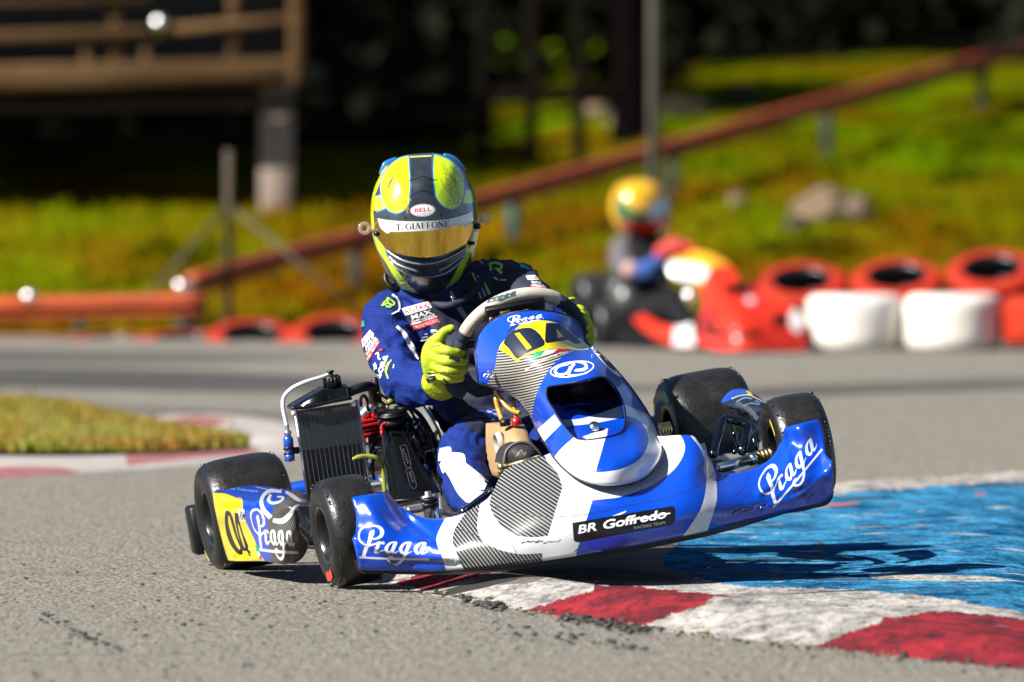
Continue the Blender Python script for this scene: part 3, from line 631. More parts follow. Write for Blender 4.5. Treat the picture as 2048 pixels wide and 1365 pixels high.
# ---------------- steering wheel
sw=up(1040,694,.66); n_=tilt(KR[:,0],-40,KR[:,1]); # wheel normal
n_=-(KR[:,0]*math.cos(math.radians(38))*-1+KR[:,2]*-math.sin(math.radians(38))*-1) if False else None
a_l=KR[:,1]; a_u=KR[:,2]*math.cos(math.radians(34))+KR[:,0]*math.sin(math.radians(34)); a_n=np.cross(a_l,a_u)
def swp(t,r=.158,dr=0):  # angle 0 = driver's left, pi/2 = top
    x,y=math.cos(t),math.sin(t); y2=y if y>-.72 else -.72-(y+.72)*.1
    return sw+a_l*(r+dr)*x+a_u*(r+dr)*y2
NB=M('grip_navy_suede',(.006,.018,.05),rough=.85,bump=(200,.5,.002)); BEI=M('grip_pale_suede',(.72,.67,.56),rough=.85,bump=(260,.5,.0015),noise=(40,.3,(.5,.45,.36)))
b=MB(); b.tube([swp(t) for t in np.linspace(math.radians(-200),math.radians(-0)+.0,28)]+[swp(t) for t in np.linspace(.05,math.radians(55),6)],.0165,seg=20,sm=False)
b.tube([swp(t) for t in np.linspace(math.radians(148),math.radians(160),5)],.0165,seg=20,sm=False)
swo=b.build('steering_wheel',NB,kart)
b=MB(); tt=np.linspace(math.radians(52),math.radians(152),44); b.tube([swp(t) for t in tt],[.0172]*44,seg=32,sm=False); grip=b.build('grip',BEI,swo)
b=MB(); 
for t in (math.radians(-90),math.radians(15),math.radians(165)):
    b.tube([sw-a_n*.02,swp(t,.14)],[.012,.009],sm=False)
b.tube([sw,sw-a_n*.0+KR[:,0]*.35-KR[:,2]*.25],.01,sm=False); b.build_each('spoke',BLK,swo)
b=MB(); b.box(up(1030,636,.74),[a_l,a_u,a_n],(.15,.09,.02)); b.build('lap_timer',BLK,kart)
b=MB(); 
for px,py,w2,h2 in ((1010,626,.026,.012),(1052,622,.013,.009),(982,640,.008,.012),(984,655,.009,.010)): b.box(up(px,py,.765),[a_l,a_u,a_n],(w2,h2,.006))
b.build_each('timer_fitting',M('brass_fitting',(.4,.3,.16),rough=.4,metal=.6),kart)
# print on the steering wheel rim
decal('grip_lettering',bvh_of(grip),[(script((972,607),(1032,590),(988,588),1.7),M('grip_print',(.01,.07,.11),rough=.6))],kart,.0008,3)
# ---------------- radiator
RAD=M('radiator_black',(.006,.006,.007),rough=.35,metal=.1); ARD=M('radiator_fin',(.25,.25,.23),rough=.4,metal=.9)
def quadp(Q,u,v): 
    Q=np.array(Q,float); return (Q[0]*(1-u)+Q[1]*u)*(1-v)+(Q[3]*(1-u)+Q[2]*u)*v
RQ=[(592,822),(712,804),(741,1000),(622,1012)]
def rp(u,v,k): q=quadp(RQ,u,v); return up(q[0],q[1],k)
b=MB(); V=[rp(u,v,k) for k in (.36,.31) for u,v in ((0,0),(1,0),(1,1),(0,1))]; b.add(V,[(0,1,2,3),(7,6,5,4),(0,4,5,1),(1,5,6,2),(2,6,7,3),(3,7,4,0)]); rad=b.build('radiator',RAD,kart,smooth=False)
b=MB(); nf=13
for i in range(nf):
    u=(i+.7)/nf; w2=.05/nf
    b.add([rp(u-w2,.02,.363),rp(u+w2,.02,.363),rp(u+w2,.99,.363),rp(u-w2,.99,.363)]+[rp(u-w2,.02,.358),rp(u+w2,.02,.358),rp(u+w2,.99,.358),rp(u-w2,.99,.358)],[(0,1,2,3),(7,6,5,4),(0,4,5,1),(1,5,6,2),(2,6,7,3),(3,7,4,0)])
b.build_each('cooling_fins',ARD,rad,smooth=False)
b=MB() # side rails
for u in (-.012,1.012):
    b.tube([rp(u,-.02,.345),rp(u,1,.345)],.0055,sm=False)
b.build_each('radiator_rail',ALU,rad)
b=MB(); n=10
V=[rp(u,v,.368) for v in (.03,.42) for u in np.linspace(-.03,1.03,n)]; b.add(V,[(i,i+1,n+i+1,n+i) for i in range(n-1)]); V2=[rp(u,v,.366) for v in (.03,.42) for u in np.linspace(-.03,1.03,n)]; b.add(V2,[(i+n,n+i+1,i+1,i) for i in range(n-1)])
b.build('radiator_film',M('grey_film',(.05,.065,.08),rough=.18,alpha=.4,coat=.2),rad,smooth=False)
b=MB(); 
for p_ in ((588,827),(708,809)): b.ball(up(*p_,.372),.008)
b.build_each('film_bolt',M('bolt_pale',(.55,.5,.45),rough=.4,metal=.5),rad)
TK=[(583,818,1),(586,810),(640,779),(652,774),(690,769),(695,773),(700,790),(703,795,1),(702,800),(660,808),(600,819),(585,820)]
patch('radiator_tank',sm(TK,5),[(583,818,.345),(640,800,.375),(700,798,.375),(645,779,.36),(690,771,.36),(600,817,.36),(660,805,.368),(590,812,.345)],BLKG,[],3,.05,rad,edge=(6,.02))
b=MB(); b.tube([up(583,817,.375),up(620,814,.38),up(662,804,.38),up(702,796,.38)],.0045); b.build('tank_seam',BLK,rad)
b=MB(); c0=up(666,775,.34); ax=KR[:,2]
prof=[(0,0),(.019,0),(.021,.004),(.021,.026),(.018,.030),(.006,.031),(.006,.036),(.009,.037),(.009,.042),(0,.043)]
b.lathe(c0,ax,prof,seg=28)
for k in range(14):
    a=k/14*6.283; b.tube([c0+ax*.003+.0205*(math.cos(a)*KR[:,1]+math.sin(a)*KR[:,0]),c0+ax*.026+.0205*(math.cos(a)*KR[:,1]+math.sin(a)*KR[:,0])],.0025,sm=False,seg=8)
b.build('radiator_cap',BLK,rad)
b=MB(); b.tube([up(657,750,.34),up(640,756,.35),up(610,765,.36),(up(583,778,.36)),up(568,795,.35),up(566,815,.35),up(570,835,.35),up(574,852,.35)],.0053,seg=16); b.build('overflow_hose',M('white_hose',(.75,.77,.8),rough=.25,coat=.5),rad)
b=MB(); a0,a1=up(574,851,.35),up(580,924,.36); ax=(a1-a0)/np.linalg.norm(a1-a0); L=np.linalg.norm(a1-a0)
b.lathe(a0,ax,[(.0,0),(.005,0),(.005,L*.14),(.0095,L*.15),(.0095,L*.26),(.006,L*.27)],seg=20); b.build('bottle_fitting',ALU,rad)
b=MB(); b.lathe(a0,ax,[(.006,L*.27),(.0105,L*.32),(.0125,L*.40),(.0125,L*.62),(.0105,L*.63),(.0105,L*.80),(.0128,L*.82),(.0125,L*.98),(0,L)],seg=24); b.build('catch_bottle',M('bottle_blue',(.004,.07,.42),rough=.3,coat=.4),rad)
b=MB(); 
for f_ in (.64,.78): b.lathe(a0+ax*L*f_,ax,[(.0128,-.003),(.0145,0),(.0128,.003)],seg=24)
b.tube([up(583,902,.36),up(596,903,.35)],.007,sm=False); b.tube([a0+ax*L*.66,up(597,897,.35)],.004,sm=False); b.build('bottle_clamp',BLK,rad)
b=MB(); b.tube([up(697,785,.33),up(715,778,.30),up(735,773,.26),up(743,776,.24),up(746,785,.23),up(748,806,.22)],.0125,seg=20); b.tube([up(750,762,.22),up(751,778,.22),up(754,800,.22),up(756,812,.22)],[.009,.011,.0125,.012],seg=18)
b.ball(up(750,761,.22),.009); b.build('coolant_hose',M('hose_rubber',(.012,.012,.012),rough=.5),kart)
# ---------------- engine
eng=MB()
X,Y_,Z_=KR[:,0],KR[:,1],KR[:,2]
for i in range(6): eng.box(up(737+i*1.2,838+i*9.0,.18+.012*(i%2)),[X,Y_,Z_],(.11,.075-.004*i,.006),0,.2)
eng.box(up(742,862,.15),[X,Y_,Z_],(.09,.066,.07),0); eng.box(up(768,850,.16),[X,Y_,Z_],(.1,.05,.06),0); eng.lathe(up(758,832,.17),Z_,[(0,-.01),(.034,-.01),(.034,.006),(.026,.012),(0,.012)],seg=8)
for px,py in ((728,842),(722,858),(724,878),(746,828),(770,826),(790,836),(734,893)): eng.tube([up(px,py-5,.21),up(px+2,py+5,.21)],.007,sm=False)
eng.box(up(728,892,.2),[X,Y_,Z_],(.03,.05,.012),0)
engine=eng.build('engine_head',ENGR,kart,auto=30)
b=MB(); b.box(up(762,905,.13),[X,Y_,Z_],(.18,.12,.10)); b.box(up(800,900,.10),[X,Y_,Z_],(.2,.10,.16)); b.lathe(up(745,826,.12),tilt(X,25,Z_),[(0,-.02),(.03,-.02),(.034,0),(.03,.03),(0,.03)],seg=24); b.tube([up(722,835,.2),up(735,822,.2)],.014,sm=False)
b.build('crankcase',ALU,engine,auto=30)
b=MB()
for (px,py,s) in ((748,817,.012),(757,812,.010),(727,930,.010),(732,915,.008),(733,945,.009),(738,935,.012),(810,850,.011),(822,880,.009),(842,905,.010),(850,895,.007),(856,925,.007),(851,935,.009),(755,822,.010),(860,870,.008),(748,897,.007),(736,880,.006)):
    b.lathe(up(px,py,.24+random.random()*.06),tilt(Z_,random.uniform(-30,30),X),[(0,-s),(s*.7,-s),(s*.7,-s*.3),(s,-s*.3),(s,s*.3),(s*.6,s*.4),(s*.6,s),(0,s)],seg=6)
b.tube([up(722,915,.24),up(728,960,.26),up(732,990,.27)],.007); b.tube([up(742,893,.26),up(760,898,.27),up(775,890,.28)],.006)
b.tube([up(829,857,.24),up(842,842,.24)],.013,sm=False); b.tube([up(846,902,.24),up(872,900,.26)],.005,sm=False); b.tube([up(815,865,.22),up(822,880,.22)],.010,sm=False)
b.build_each('engine_fitting',STEEL,engine,auto=30)
b=MB()
for pts,r in (([(722,812),(722,797),(728,792),(734,800),(735,815),(740,828)],.0045),([(756,786),(775,798),(790,803),(805,800),(820,808),(840,835),(850,860),(862,900)],.0035),
  ([(772,812),(785,806),(800,810),(815,830),(830,860),(845,900),(855,940)],.004),([(790,815),(810,812),(825,828),(836,850),(850,880)],.0035),([(795,835),(805,850),(812,880),(820,910),(835,950),(845,985)],.005),
  ([(800,825),(815,840),(822,870)],.006),([(742,905),(750,885),(758,875),(772,872)],.006),([(770,880),(752,900),(745,930),(748,960)],.004),([(805,815),(830,822),(850,845),(868,880),(880,920),(885,950)],.006),([(838,858),(848,880),(858,905),(866,945)],.009),([(815,845),(826,862)],.012),([(820,890),(840,930),(856,985)],.012)):
    b.tube([up(x,y,.26+.03*math.sin(i+x)) for i,(x,y) in enumerate(pts)],r,seg=10)
b.build_each('engine_cable',M('cable_black',(.01,.01,.011),rough=.35),engine)
b=MB(); b.tube([up(775,812,.28),up(772,822,.28),up(770,832,.28)],[.005,.007,.006]); b.tube([up(776,806,.28),up(782,803,.28),up(788,804,.27)],[.007,.008,.006]); b.build('spark_plug_cap',M('olive_cap',(.25,.28,.03),rough=.4),engine)
b=MB(); b.tube([up(694,950,.34),up(700,925,.35),up(715,915,.36),(up(735,913,.36)),up(752,917,.36),up(764,935,.35),up(768,960,.35),up(770,985,.35)],.0062,seg=14); b.build('fuel_line',M('fuel_hose_yellow',(.42,.45,.05),rough=.2,coat=.5,alpha=.85),engine)
# airbox
AB=[(786,849,.30,24,25),(787,862,.31,25,26),(791,880,.33,29,32),(797,905,.37,33,36),(808,935,.42,37,40),(817,960,.47,42,42),(824,978,.51,46,42),(829,992,.54,50,38),(831,1000,.55,52,36)]
V=[];seg=40
for px,py,kx,hw,hd in AB:
    c=up(px,py,kx)
    for k in range(seg):
        a=k/seg*6.283; ca,sa=math.cos(a),math.sin(a); e=2/ (2.0+ (py-849)/151*2.5); x=abs(ca)**e*np.sign(ca); y=abs(sa)**e*np.sign(sa)
        V.append(c+Y_*x*hw/815+X*y*hd/815-Z_*x*hw/815*.0)
F=[(i*seg+k,i*seg+(k+1)%seg,(i+1)*seg+(k+1)%seg,(i+1)*seg+k) for i in range(len(AB)-1) for k in range(seg)]; F.append(tuple(range(seg))); F.append(tuple((len(AB)-1)*seg+k for k in range(seg))[::-1])
air=mk('airbox',V,F,BLKG,parent=engine,auto=60)
b=MB(); Lp=[up(px,py,kx+.03) for px,py,kx in ((787,1003,.58),(825,1000,.585),(860,992,.585),(883,986,.57))]; b.tube(Lp,.004,seg=10,sm=False)
b.build('airbox_rim',BLK,engine); b=MB(); b.lathe(up(785,846,.31),tilt(Z_,12,Y_),[(0,-.004),(.036,-.004),(.036,.010),(.032,.012),(.032,.02),(.038,.021),(.038,.026),(0,.027)],seg=36); b.lathe(up(784,832,.31),Z_,[(.034,0),(.036,.008),(.0,.009)],seg=30); b.build('intake_boot',BLK,engine)
b=MB(); b.tube([up(762,860,.36),up(765,850,.36),up(772,846,.37)],.0035); b.tube([up(763,858,.36),up(764,872,.37)],.004,sm=False); b.build('red_clip',ENGR,engine)
# embossed lettering on airbox
ab=bvh_of(air); EM=M('emboss_grey',(.055,.06,.065),rough=.3)
fr_=lambda pts:[np.array(q) for q in stroke(pts,1.3,4)]
decal('airbox_emboss',ab,[(text('ROTAX',(803,900),(815,930),5,.03),EM,'eo'),(text('MAX',(817,945),(825,968),5,.03),EM,'eo'),(fr_([(800,894),(812,893),(822,933),(812,935),(800,894)]) ,EM),(fr_([(812,940),(822,938),(833,973),(822,975),(812,940)]),EM)],engine,.0012,4)
# seat
seatmat=M('seat_fibreglass',(.23,.23,.21),rough=.35,coat=.3,bump=(30,.2,.004))
patch('seat',sm([(838,812,1),(858,812),(874,835),(888,862),(896,890),(890,905),(905,935),(925,980),(960,1030,1),(920,1040),(880,985),(868,930),(856,880),(845,845)],5),[(838,812,.05),(858,812,.12),(888,862,.2),(890,905,.25),(868,930,.22),(925,980,.38),(880,985,.30),(950,1030,.45),(845,845,.1)],seatmat,[],5,.22,kart,edge=(7,.02))
b=MB(); b.tube([up(846,812,.16),up(862,835,.2),up(878,865,.26),up(886,895,.3)],.004); b.build('seat_edge',STEEL,kart)
# fuel tank
TANM=M('tank_tan_plastic',(.52,.34,.17),rough=.35,coat=.1,bump=(10,.15,.01))
patch('fuel_tank',sm([(999,853,1),(1003,851),(1045,848),(1049,852,1),(1080,918),(1088,945,1),(1020,960),(1004,930),(999,900)],4),[(1000,855,.80),(1046,850,.84),(1006,900,.86),(1078,915,.93),(1040,900,.95),(1025,870,.9),(1010,950,.9)],TANM,[],4,.15,kart,edge=(6,.012))
b=MB(); b.tube([up(994,785,.78),up(992,800,.79),up(997,820,.8),up(1004,840,.82)],.006,seg=14);b.tube([up(990,783,.78),up(1000,795,.8),up(1012,812,.82),up(1026,822,.84),up(1040,826,.86)],.0055,seg=14); b.tube([up(1028,806,.82),up(1030,822,.83),up(1034,840,.83)],.0055,seg=14); b.build_each('fuel_line',M('fuel_hose_amber',(.62,.33,.02),rough=.2,coat=.6),kart)
b=MB(); b.lathe(up(1010,846,.85),Z_,[(0,-.008),(.013,-.008),(.013,.008),(0,.008)],seg=18); b.build('tank_cap',BLK,kart)
b=MB(); b.lathe(up(1033,844,.86),Z_,[(0,-.009),(.012,-.009),(.012,.010),(0,.010)],seg=18); b.build('tank_cap',ENGR,kart)
b=MB(); b.lathe(up(1000,888,.84),KR[:,1],[(.026,-.01),(.031,0),(.026,.01),(.022,0),(.026,-.01)],seg=30); b.build('tank_strap',M('strap_pale',(.55,.52,.46),rough=.6),kart)
# ---------------- side pods
B0=lambda pts:z(pts,380,900,4.707)
pod=sm(B0([(215,400,1),(245,378),(330,340),(560,332),(760,350),(900,372),(1010,385),(1075,420),(1125,500),(1150,640),(1140,820),(1095,960),(1040,1035),(970,1068),(860,1078),(700,1050),(400,1045),(350,1010),(290,800),(235,560)]),5)
podc=[(426,986,.17),(432,1000,.19),(455,1115,.19),(440,1060,.17),(470,1120,.36),(520,1123,.62),(520,1060,.64),(480,1060,.42),(475,1000,.40),(515,1010,.62),(545,1080,.78),(560,1120,.80),(570,1030,.84),(600,1060,.86),(620,1050,.80),(600,1110,.80),(450,973,.05),(500,971,.12),(560,978,.38),(590,984,.55),(486,990,.35),(516,998,.58),(570,1000,.80),(600,1000,.78),(618,1000,.68),(432,1100,.15)]
YB=B0([(215,400),(250,395),(350,425),(430,450),(497,460),(497,560),(512,640),(560,740),(620,870),(640,990),(690,1050),(600,1200),(300,1200),(150,800),(150,400)])
P_=B0
pp=[(sm([q+(1,) if i in (0,) else q for i,q in enumerate(P_([(215,400),(330,410),(430,445),(490,458),(497,540),(520,660),(570,770),(620,880),(640,980),(700,1060),(500,1150),(280,1100),(150,700)]))],4),YEL),
 (sm(P_([(800,510),(860,500),(960,380),(1060,400),(1200,500),(1200,1000),(1060,1150),(880,1120),(770,1060),(755,950),(740,850),(730,700),(770,600)]),4),CARBS),
 ([q for q in stroke(P_([(860,395),(760,385),(700,420),(672,480),(690,560),(760,640)]),[5,8,7,7,9,10])],WHITE),
 ([q for q in stroke(P_([(760,420),(740,470),(770,500),(840,490),(880,450),(820,440)]),[5,7,6,5,4,3])]+[q for q in stroke(P_([(900,395),(960,430),(1030,475),(1120,490)]),[5,8,7,7])]+[q for q in stroke(P_([(780,665),(870,670),(940,610),(990,540),(1060,520),(1130,520)]),[8,11,10,6,6,6])],WHITE),
 (script((519,1101),(596,1106),(513,1018),1.25),WHITE),
 (sm(P_([(350,573),(332,590),(328,680),(345,800),(385,900),(440,970),(482,990),(497,970),(490,915),(450,820),(402,640),(375,585)]),3),BLACKV),(sm(P_([(360,625),(362,700),(390,800),(430,895),(466,942),(470,915),(430,820),(388,680),(370,625)]),3),YEL),
 (P_([(420,592),(452,600),(470,690),(500,790),(535,870),(550,905),(548,938),(573,962),(579,978),(556,966),(581,1006),(556,999),(538,957),(500,950),(486,935),(450,800),(425,680)]),BLACKV),(P_([(446,690),(468,800),(508,915),(520,925),(495,830),(464,720)]),YEL),
 (P_([(452,558),(510,560),(518,675),(462,668)]),WHITE),(text('RM',P_([(464,655)])[0],P_([(512,662)])[0],17,.01),BLACKV,'eo'),
 (P_([(610,900),(640,905),(650,955),(630,965)]),GREEN),(P_([(630,965),(650,955),(662,1000),(648,1008)]),WHITE),(P_([(648,1008),(662,1000),(680,1030),(660,1032)]),RED),
 (text('Valla Telemaco',P_([(330,368)])[0],P_([(640,400)])[0],5,.0),M('faint_print',(.25,.35,.62),rough=.4),'eo'),
 (stroke(P_([(620,350),(800,385),(870,372)]),1.0),WHITE),(stroke(P_([(215,400),(330,410),(430,445),(497,460),(700,475)]),1.0),BLACKV)]
patch('side_pod',pod,podc,BLUE,pp,3.5,.025,kart,edge=(4,.012),mode='n',label='near side pod with yellow number panel')
C0=lambda pts:z(pts,1300,730,4.55)
pod2=sm(C0([(648,330,1),(700,262),(760,224),(850,214),(930,255),(1060,345,1),(1040,400),(1010,460),(995,560),(985,610,1),(945,540),(900,460),(850,420),(790,395),(700,390),(660,375)]),5)
patch('side_pod',pod2,[(1443,802,.32),(1460,785,.28),(1487,777,.22),(1505,786,.3),(1533,806,.5),(1519,845,.72),(1516,864,.8),(1500,830,.66),(1475,817,.5),(1447,813,.36),(1490,800,.40),(1520,822,.66)],BLKG,
 [(sm(C0([(640,325),(700,250),(760,200),(850,200),(905,245),(850,262),(790,280),(740,310),(700,335),(655,345)]),4),BLUE),(C0([(872,232),(905,235),(940,275),(895,275)]),YEL),
  (stroke(C0([(740,310),(820,280),(900,275),(980,310),(1060,350)]),2.0),WHITE),(stroke(C0([(780,350),(860,375),(920,420),(960,470),(985,500)]),9),CARBS),(stroke(C0([(790,335),(860,300),(930,310)]),2.2)+stroke(C0([(850,375),(910,350),(1000,360)]),1.6)+stroke(C0([(880,350),(950,330),(1010,345)]),1.4),M('pale_blue_print',(.2,.35,.6),rough=.3)),
  (sm(C0([(830,330),(900,310),(960,325),(900,350),(860,360)]),4),BLACKV)],3.5,.03,kart,edge=(4,.012),mode='n',label='far side pod seen from inside with black underside')
# ================= nose fairing
Z5=lambda pts:z(pts,860,830,3.4133); Z8=lambda pts:z(pts,700,850,4.1375); Z3=lambda pts:z(pts,920,560,4.55)
nose=sm([(703,998,1),(708,994),(740,989),(772,986),(779,989,1),(800,1012),(830,1030),(860,1037),(893,1036),(925,1028),(950,1014),(975,998),(990,975),(1003,948),(1022,933),(1060,921),(1090,911,1),
 (1120,900),(1200,880),(1300,872),(1322,873),(1352,871),(1384,872),(1398,886),(1418,915),(1432,936),(1444,946),(1466,947),(1500,940),(1530,926),(1550,906),(1562,880),(1568,858),(1580,853),(1610,845),(1632,840),(1640,843,1),(1648,870),(1652,908),(1664,922,1),(1667,950),(1666,985),(1650,1003),(1600,1018),
 (1540,1032),(1480,1046),(1412,1063),(1300,1086),(1200,1104),(1110,1119),(1000,1134),(930,1140),(860,1143),(780,1142),(724,1140),(716,1125,1),(708,1090),(704,1078,1),(712,1066,1),(712,1030)],5)
nc=[ # px,py,kx
 (703,1000,1.22),(775,988,1.20),(712,1060,1.25),(704,1079,1.285),(720,1138,1.28),(740,1030,1.262),(760,1075,1.30),(780,1105,1.315),(800,1140,1.30),
 (800,1015,1.21),(830,1032,1.215),(812,1055,1.25),(835,1080,1.305),(850,1110,1.335),(860,1141,1.33),
 (893,1038,1.25),(890,1080,1.34),(890,1110,1.37),(900,1140,1.36),
 (950,1016,1.27),(940,1060,1.365),(940,1100,1.405),(940,1136,1.395),
 (1003,950,1.24),(985,1000,1.31),(1000,1050,1.405),(1010,1100,1.45),(1010,1130,1.44),
 (1080,914,1.23),(1070,960,1.32),(1080,1010,1.43),(1090,1060,1.475),(1090,1115,1.468),
 (1150,930,1.27),(1150,980,1.40),(1170,1030,1.487),(1180,1075,1.50),(1180,1104,1.49),
 (1240,960,1.36),(1250,1010,1.465),(1260,1060,1.507),(1260,1092,1.498),
 (1300,875,1.16),(1320,930,1.28),(1340,985,1.44),(1350,1035,1.492),(1350,1073,1.485),
 (1384,874,1.24),(1395,930,1.34),(1410,985,1.425),(1420,1030,1.462),(1420,1058,1.455),
 (1444,948,1.26),(1466,980,1.35),(1480,1010,1.395),(1485,1043,1.39),
 (1530,928,1.21),(1530,965,1.295),(1545,1000,1.345),(1550,1028,1.34),
 (1568,860,1.17),(1575,880,1.185),(1590,860,1.235),(1585,905,1.235),(1600,930,1.285),(1610,960,1.315),(1612,1012,1.31),(1638,845,1.225),(1640,900,1.25),(1648,930,1.28),(1664,925,1.30),(1660,990,1.28)]
_nr=RBF(nc)
def near_line(pts,x,y):
    P=cr(np.array(pts,float),6,False); d=np.full(len(x),1e9); sg=np.zeros(len(x))
    for a,b_ in zip(P[:-1],P[1:]):
        ab=b_-a; t=np.clip(((x-a[0])*ab[0]+(y-a[1])*ab[1])/(ab@ab),0,1); q=np.hypot(x-a[0]-t*ab[0],y-a[1]-t*ab[1]); c=ab[0]*(y-a[1])-ab[1]*(x-a[0]); m=q<d; d[m]=q[m]; sg[m]=np.sign(c[m])
    return d,sg
def nose_depth(x,y):
    k=_nr(x,y)
    for pts,amp,w_ in (([(782,992),(800,1018),(825,1048),(858,1075)],-.016,9),([(1574,862),(1579,890),(1574,925),(1548,962),(1520,985)],.014,9),([(735,1005),(765,1045),(810,1075),(860,1088)],.007,12),([(1500,1010),(1560,992),(1620,960),(1655,930)],.007,10)):
        d,_=near_line(pts,x,y); k=k+amp*np.exp(-(d/w_)**2)
    for pts,amp,w_ in (([(705,1076),(740,1096),(785,1112),(840,1120),(890,1122)],-.007,4),([(1664,922),(1640,950),(1600,985),(1540,1008)],-.006,4)):
        d,sg=near_line(pts,x,y); k=k+amp*np.tanh(sg*d/w_)*np.exp(-(d/26)**2)
    d,_=near_line([(890,1043),(918,1058),(961,1074)],x,y); k=k-.002*np.exp(-(d/3)**2)
    return k
SEAM=M('panel_seam',(.01,.012,.03),rough=.5); PRW=M('print_white',(.82,.83,.84),rough=.4)
scr=[]
def scuff(cx,cy,w_,h_,n=10,a=-.15):
    out=[]
    for i in range(n):
        x=cx+random.gauss(0,w_/2);y=cy+random.gauss(0,h_/2); l=random.uniform(1.5,w_*.25); t=random.uniform(.6,1.8); q=ell(x,y,l,t,math.degrees(a)+random.gauss(0,12),7); out.append(q+rng.normal(0,.35,q.shape))
    return out
SC=M('scuff_mark',(.05,.055,.07),rough=.8)
W1=[(1191,945)]
white_big=sm([(894,1030,1),(875,1068),(874,1088),(884,1114),(895,1150,1),(1000,1150,1),(1153,1125,1),(1153,1105,1),(1169,1053),(1185,1001,1),(1215,998),(1241,994),(1293,976),(1340,947),(1362,920),(1370,895),(1363,874),(1352,860,1),(1200,840,1),(1000,860,1),(940,940,1)],4)
carb_a=sm([(950,1000,1),(929.6,1027.6),(910,1058),(905,1080),(913,1106),(931,1150,1),(1084,1130,1),(1085,1106.7,1),(1038,1108.6),(997,1099),(968,1082),(956,1062.7),(956,1033.7),(964,995,1)],4)
carb_b=sm([(1006,938),(1016,920,1),(1084,900,1),(1095,925,1),(1115,947),(1125,975,1),(1096,1072,1),(1065,1075),(1024,1069),(998,1047),(982,1020),(980,1000),(989,968)],4)
band=sm([(1375,865,1),(1386,878),(1402,900),(1411,930),(1412,976),(1402,1017),(1384,1047),(1360,1080,1),(1410,1075,1),(1425,1032),(1434,994),(1430,947),(1418,909),(1402,888),(1395,870,1)],4)
stk=sm(Z5([(972,738,1),(1300,682),(1645,624,1),(1668,632),(1676,660),(1672,735,1),(1655,753,1),(1300,818),(1020,872,1),(990,866),(980,840)]),3)
t0=Z5([(1012,812)])[0];t1=Z5([(1140,788)])[0];t2=Z5([(1178,782)])[0];t3=Z5([(1612,702)])[0]
blp=[(white_big,WHITE),(carb_a,CARB2),(carb_b,CARB1),(band,WHITE),
 (Z5([(1240,692),(1342,654),(1330,668),(1300,684)]),WHITE),
 (stroke([(890,1043),(918,1058),(961,1074)],1.2)+stroke([(1106,1035),(1182,1028),(1270,1010),(1358,990),(1411,963),(1428,945)],1.3)+stroke([(984,1012),(1020,1022),(1060,1031),(1106,1035)],.9),SEAM),
 (stroke([(1497,935),(1496,955),(1485,980),(1468,995)],1.0)+stroke([(1241,1042),(1243,1030)],1.0)+stroke([(1249,1066),(1252,1090)],1.0)+stroke([(1448,1008),(1444,1050)],1.0)+stroke([(992,1078),(1015,1082),(1028,1096),(1033,1108)],1.0),SEAM),
 (stk,BLACKV),(text('BR',t0,t1,17,.02,.22,up=(-.06,-1)),PRW,'eo'),(text('Goffredo',t2,t3,17.5,.022,.22,spacing=.96,up=(-.06,-1)),PRW,'eo'),(stroke(Z5([(1360,722),(1480,700),(1640,672)]),2.2),PRW),
 (text('RACING TEAM',Z5([(1395,782)])[0],Z5([(1605,746)])[0],6,.0),M('print_grey',(.4,.4,.4),rough=.5),'eo'),
 (script((719,1116),(858,1119.5),(748,1050.5),1.12),WHITE),(script((1547,1016),(1644,899),(1531,938),1.12),WHITE),
 (scuff(1075,1084,40,2.2,16,-.1)+scuff(1395,940,8,30,10,1.2)+scuff(1475,1020,40,8,26,-.2)+scuff(1600,985,34,10,20,-.7)+scuff(1180,1020,8,5,3)+scuff(780,1128,50,4,12,0)+scuff(1230,1095,80,3,12),SC)]
fair=patch('front_fairing',nose,nose_depth,BLUE,blp,3.6,.004,kart,edge=(3.5,.006))
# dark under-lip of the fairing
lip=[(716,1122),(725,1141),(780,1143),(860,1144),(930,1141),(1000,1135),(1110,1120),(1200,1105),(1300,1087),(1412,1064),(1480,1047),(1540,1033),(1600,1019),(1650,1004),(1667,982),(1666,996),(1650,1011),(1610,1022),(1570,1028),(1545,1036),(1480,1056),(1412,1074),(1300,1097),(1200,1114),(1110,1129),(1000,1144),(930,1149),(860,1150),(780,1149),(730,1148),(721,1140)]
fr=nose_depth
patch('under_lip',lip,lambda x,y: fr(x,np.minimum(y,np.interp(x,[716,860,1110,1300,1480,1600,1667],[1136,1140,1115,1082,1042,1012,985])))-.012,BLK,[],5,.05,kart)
patch('corner_scrub',sm([(1560,1029,1),(1600,1020),(1650,1006),(1662,990,1),(1663,1000),(1650,1012),(1610,1020),(1575,1022)],3),[(1560,1029,1.30),(1600,1020,1.29),(1663,990,1.25),(1650,1012,1.22)],BLK,[],4,.06,kart)
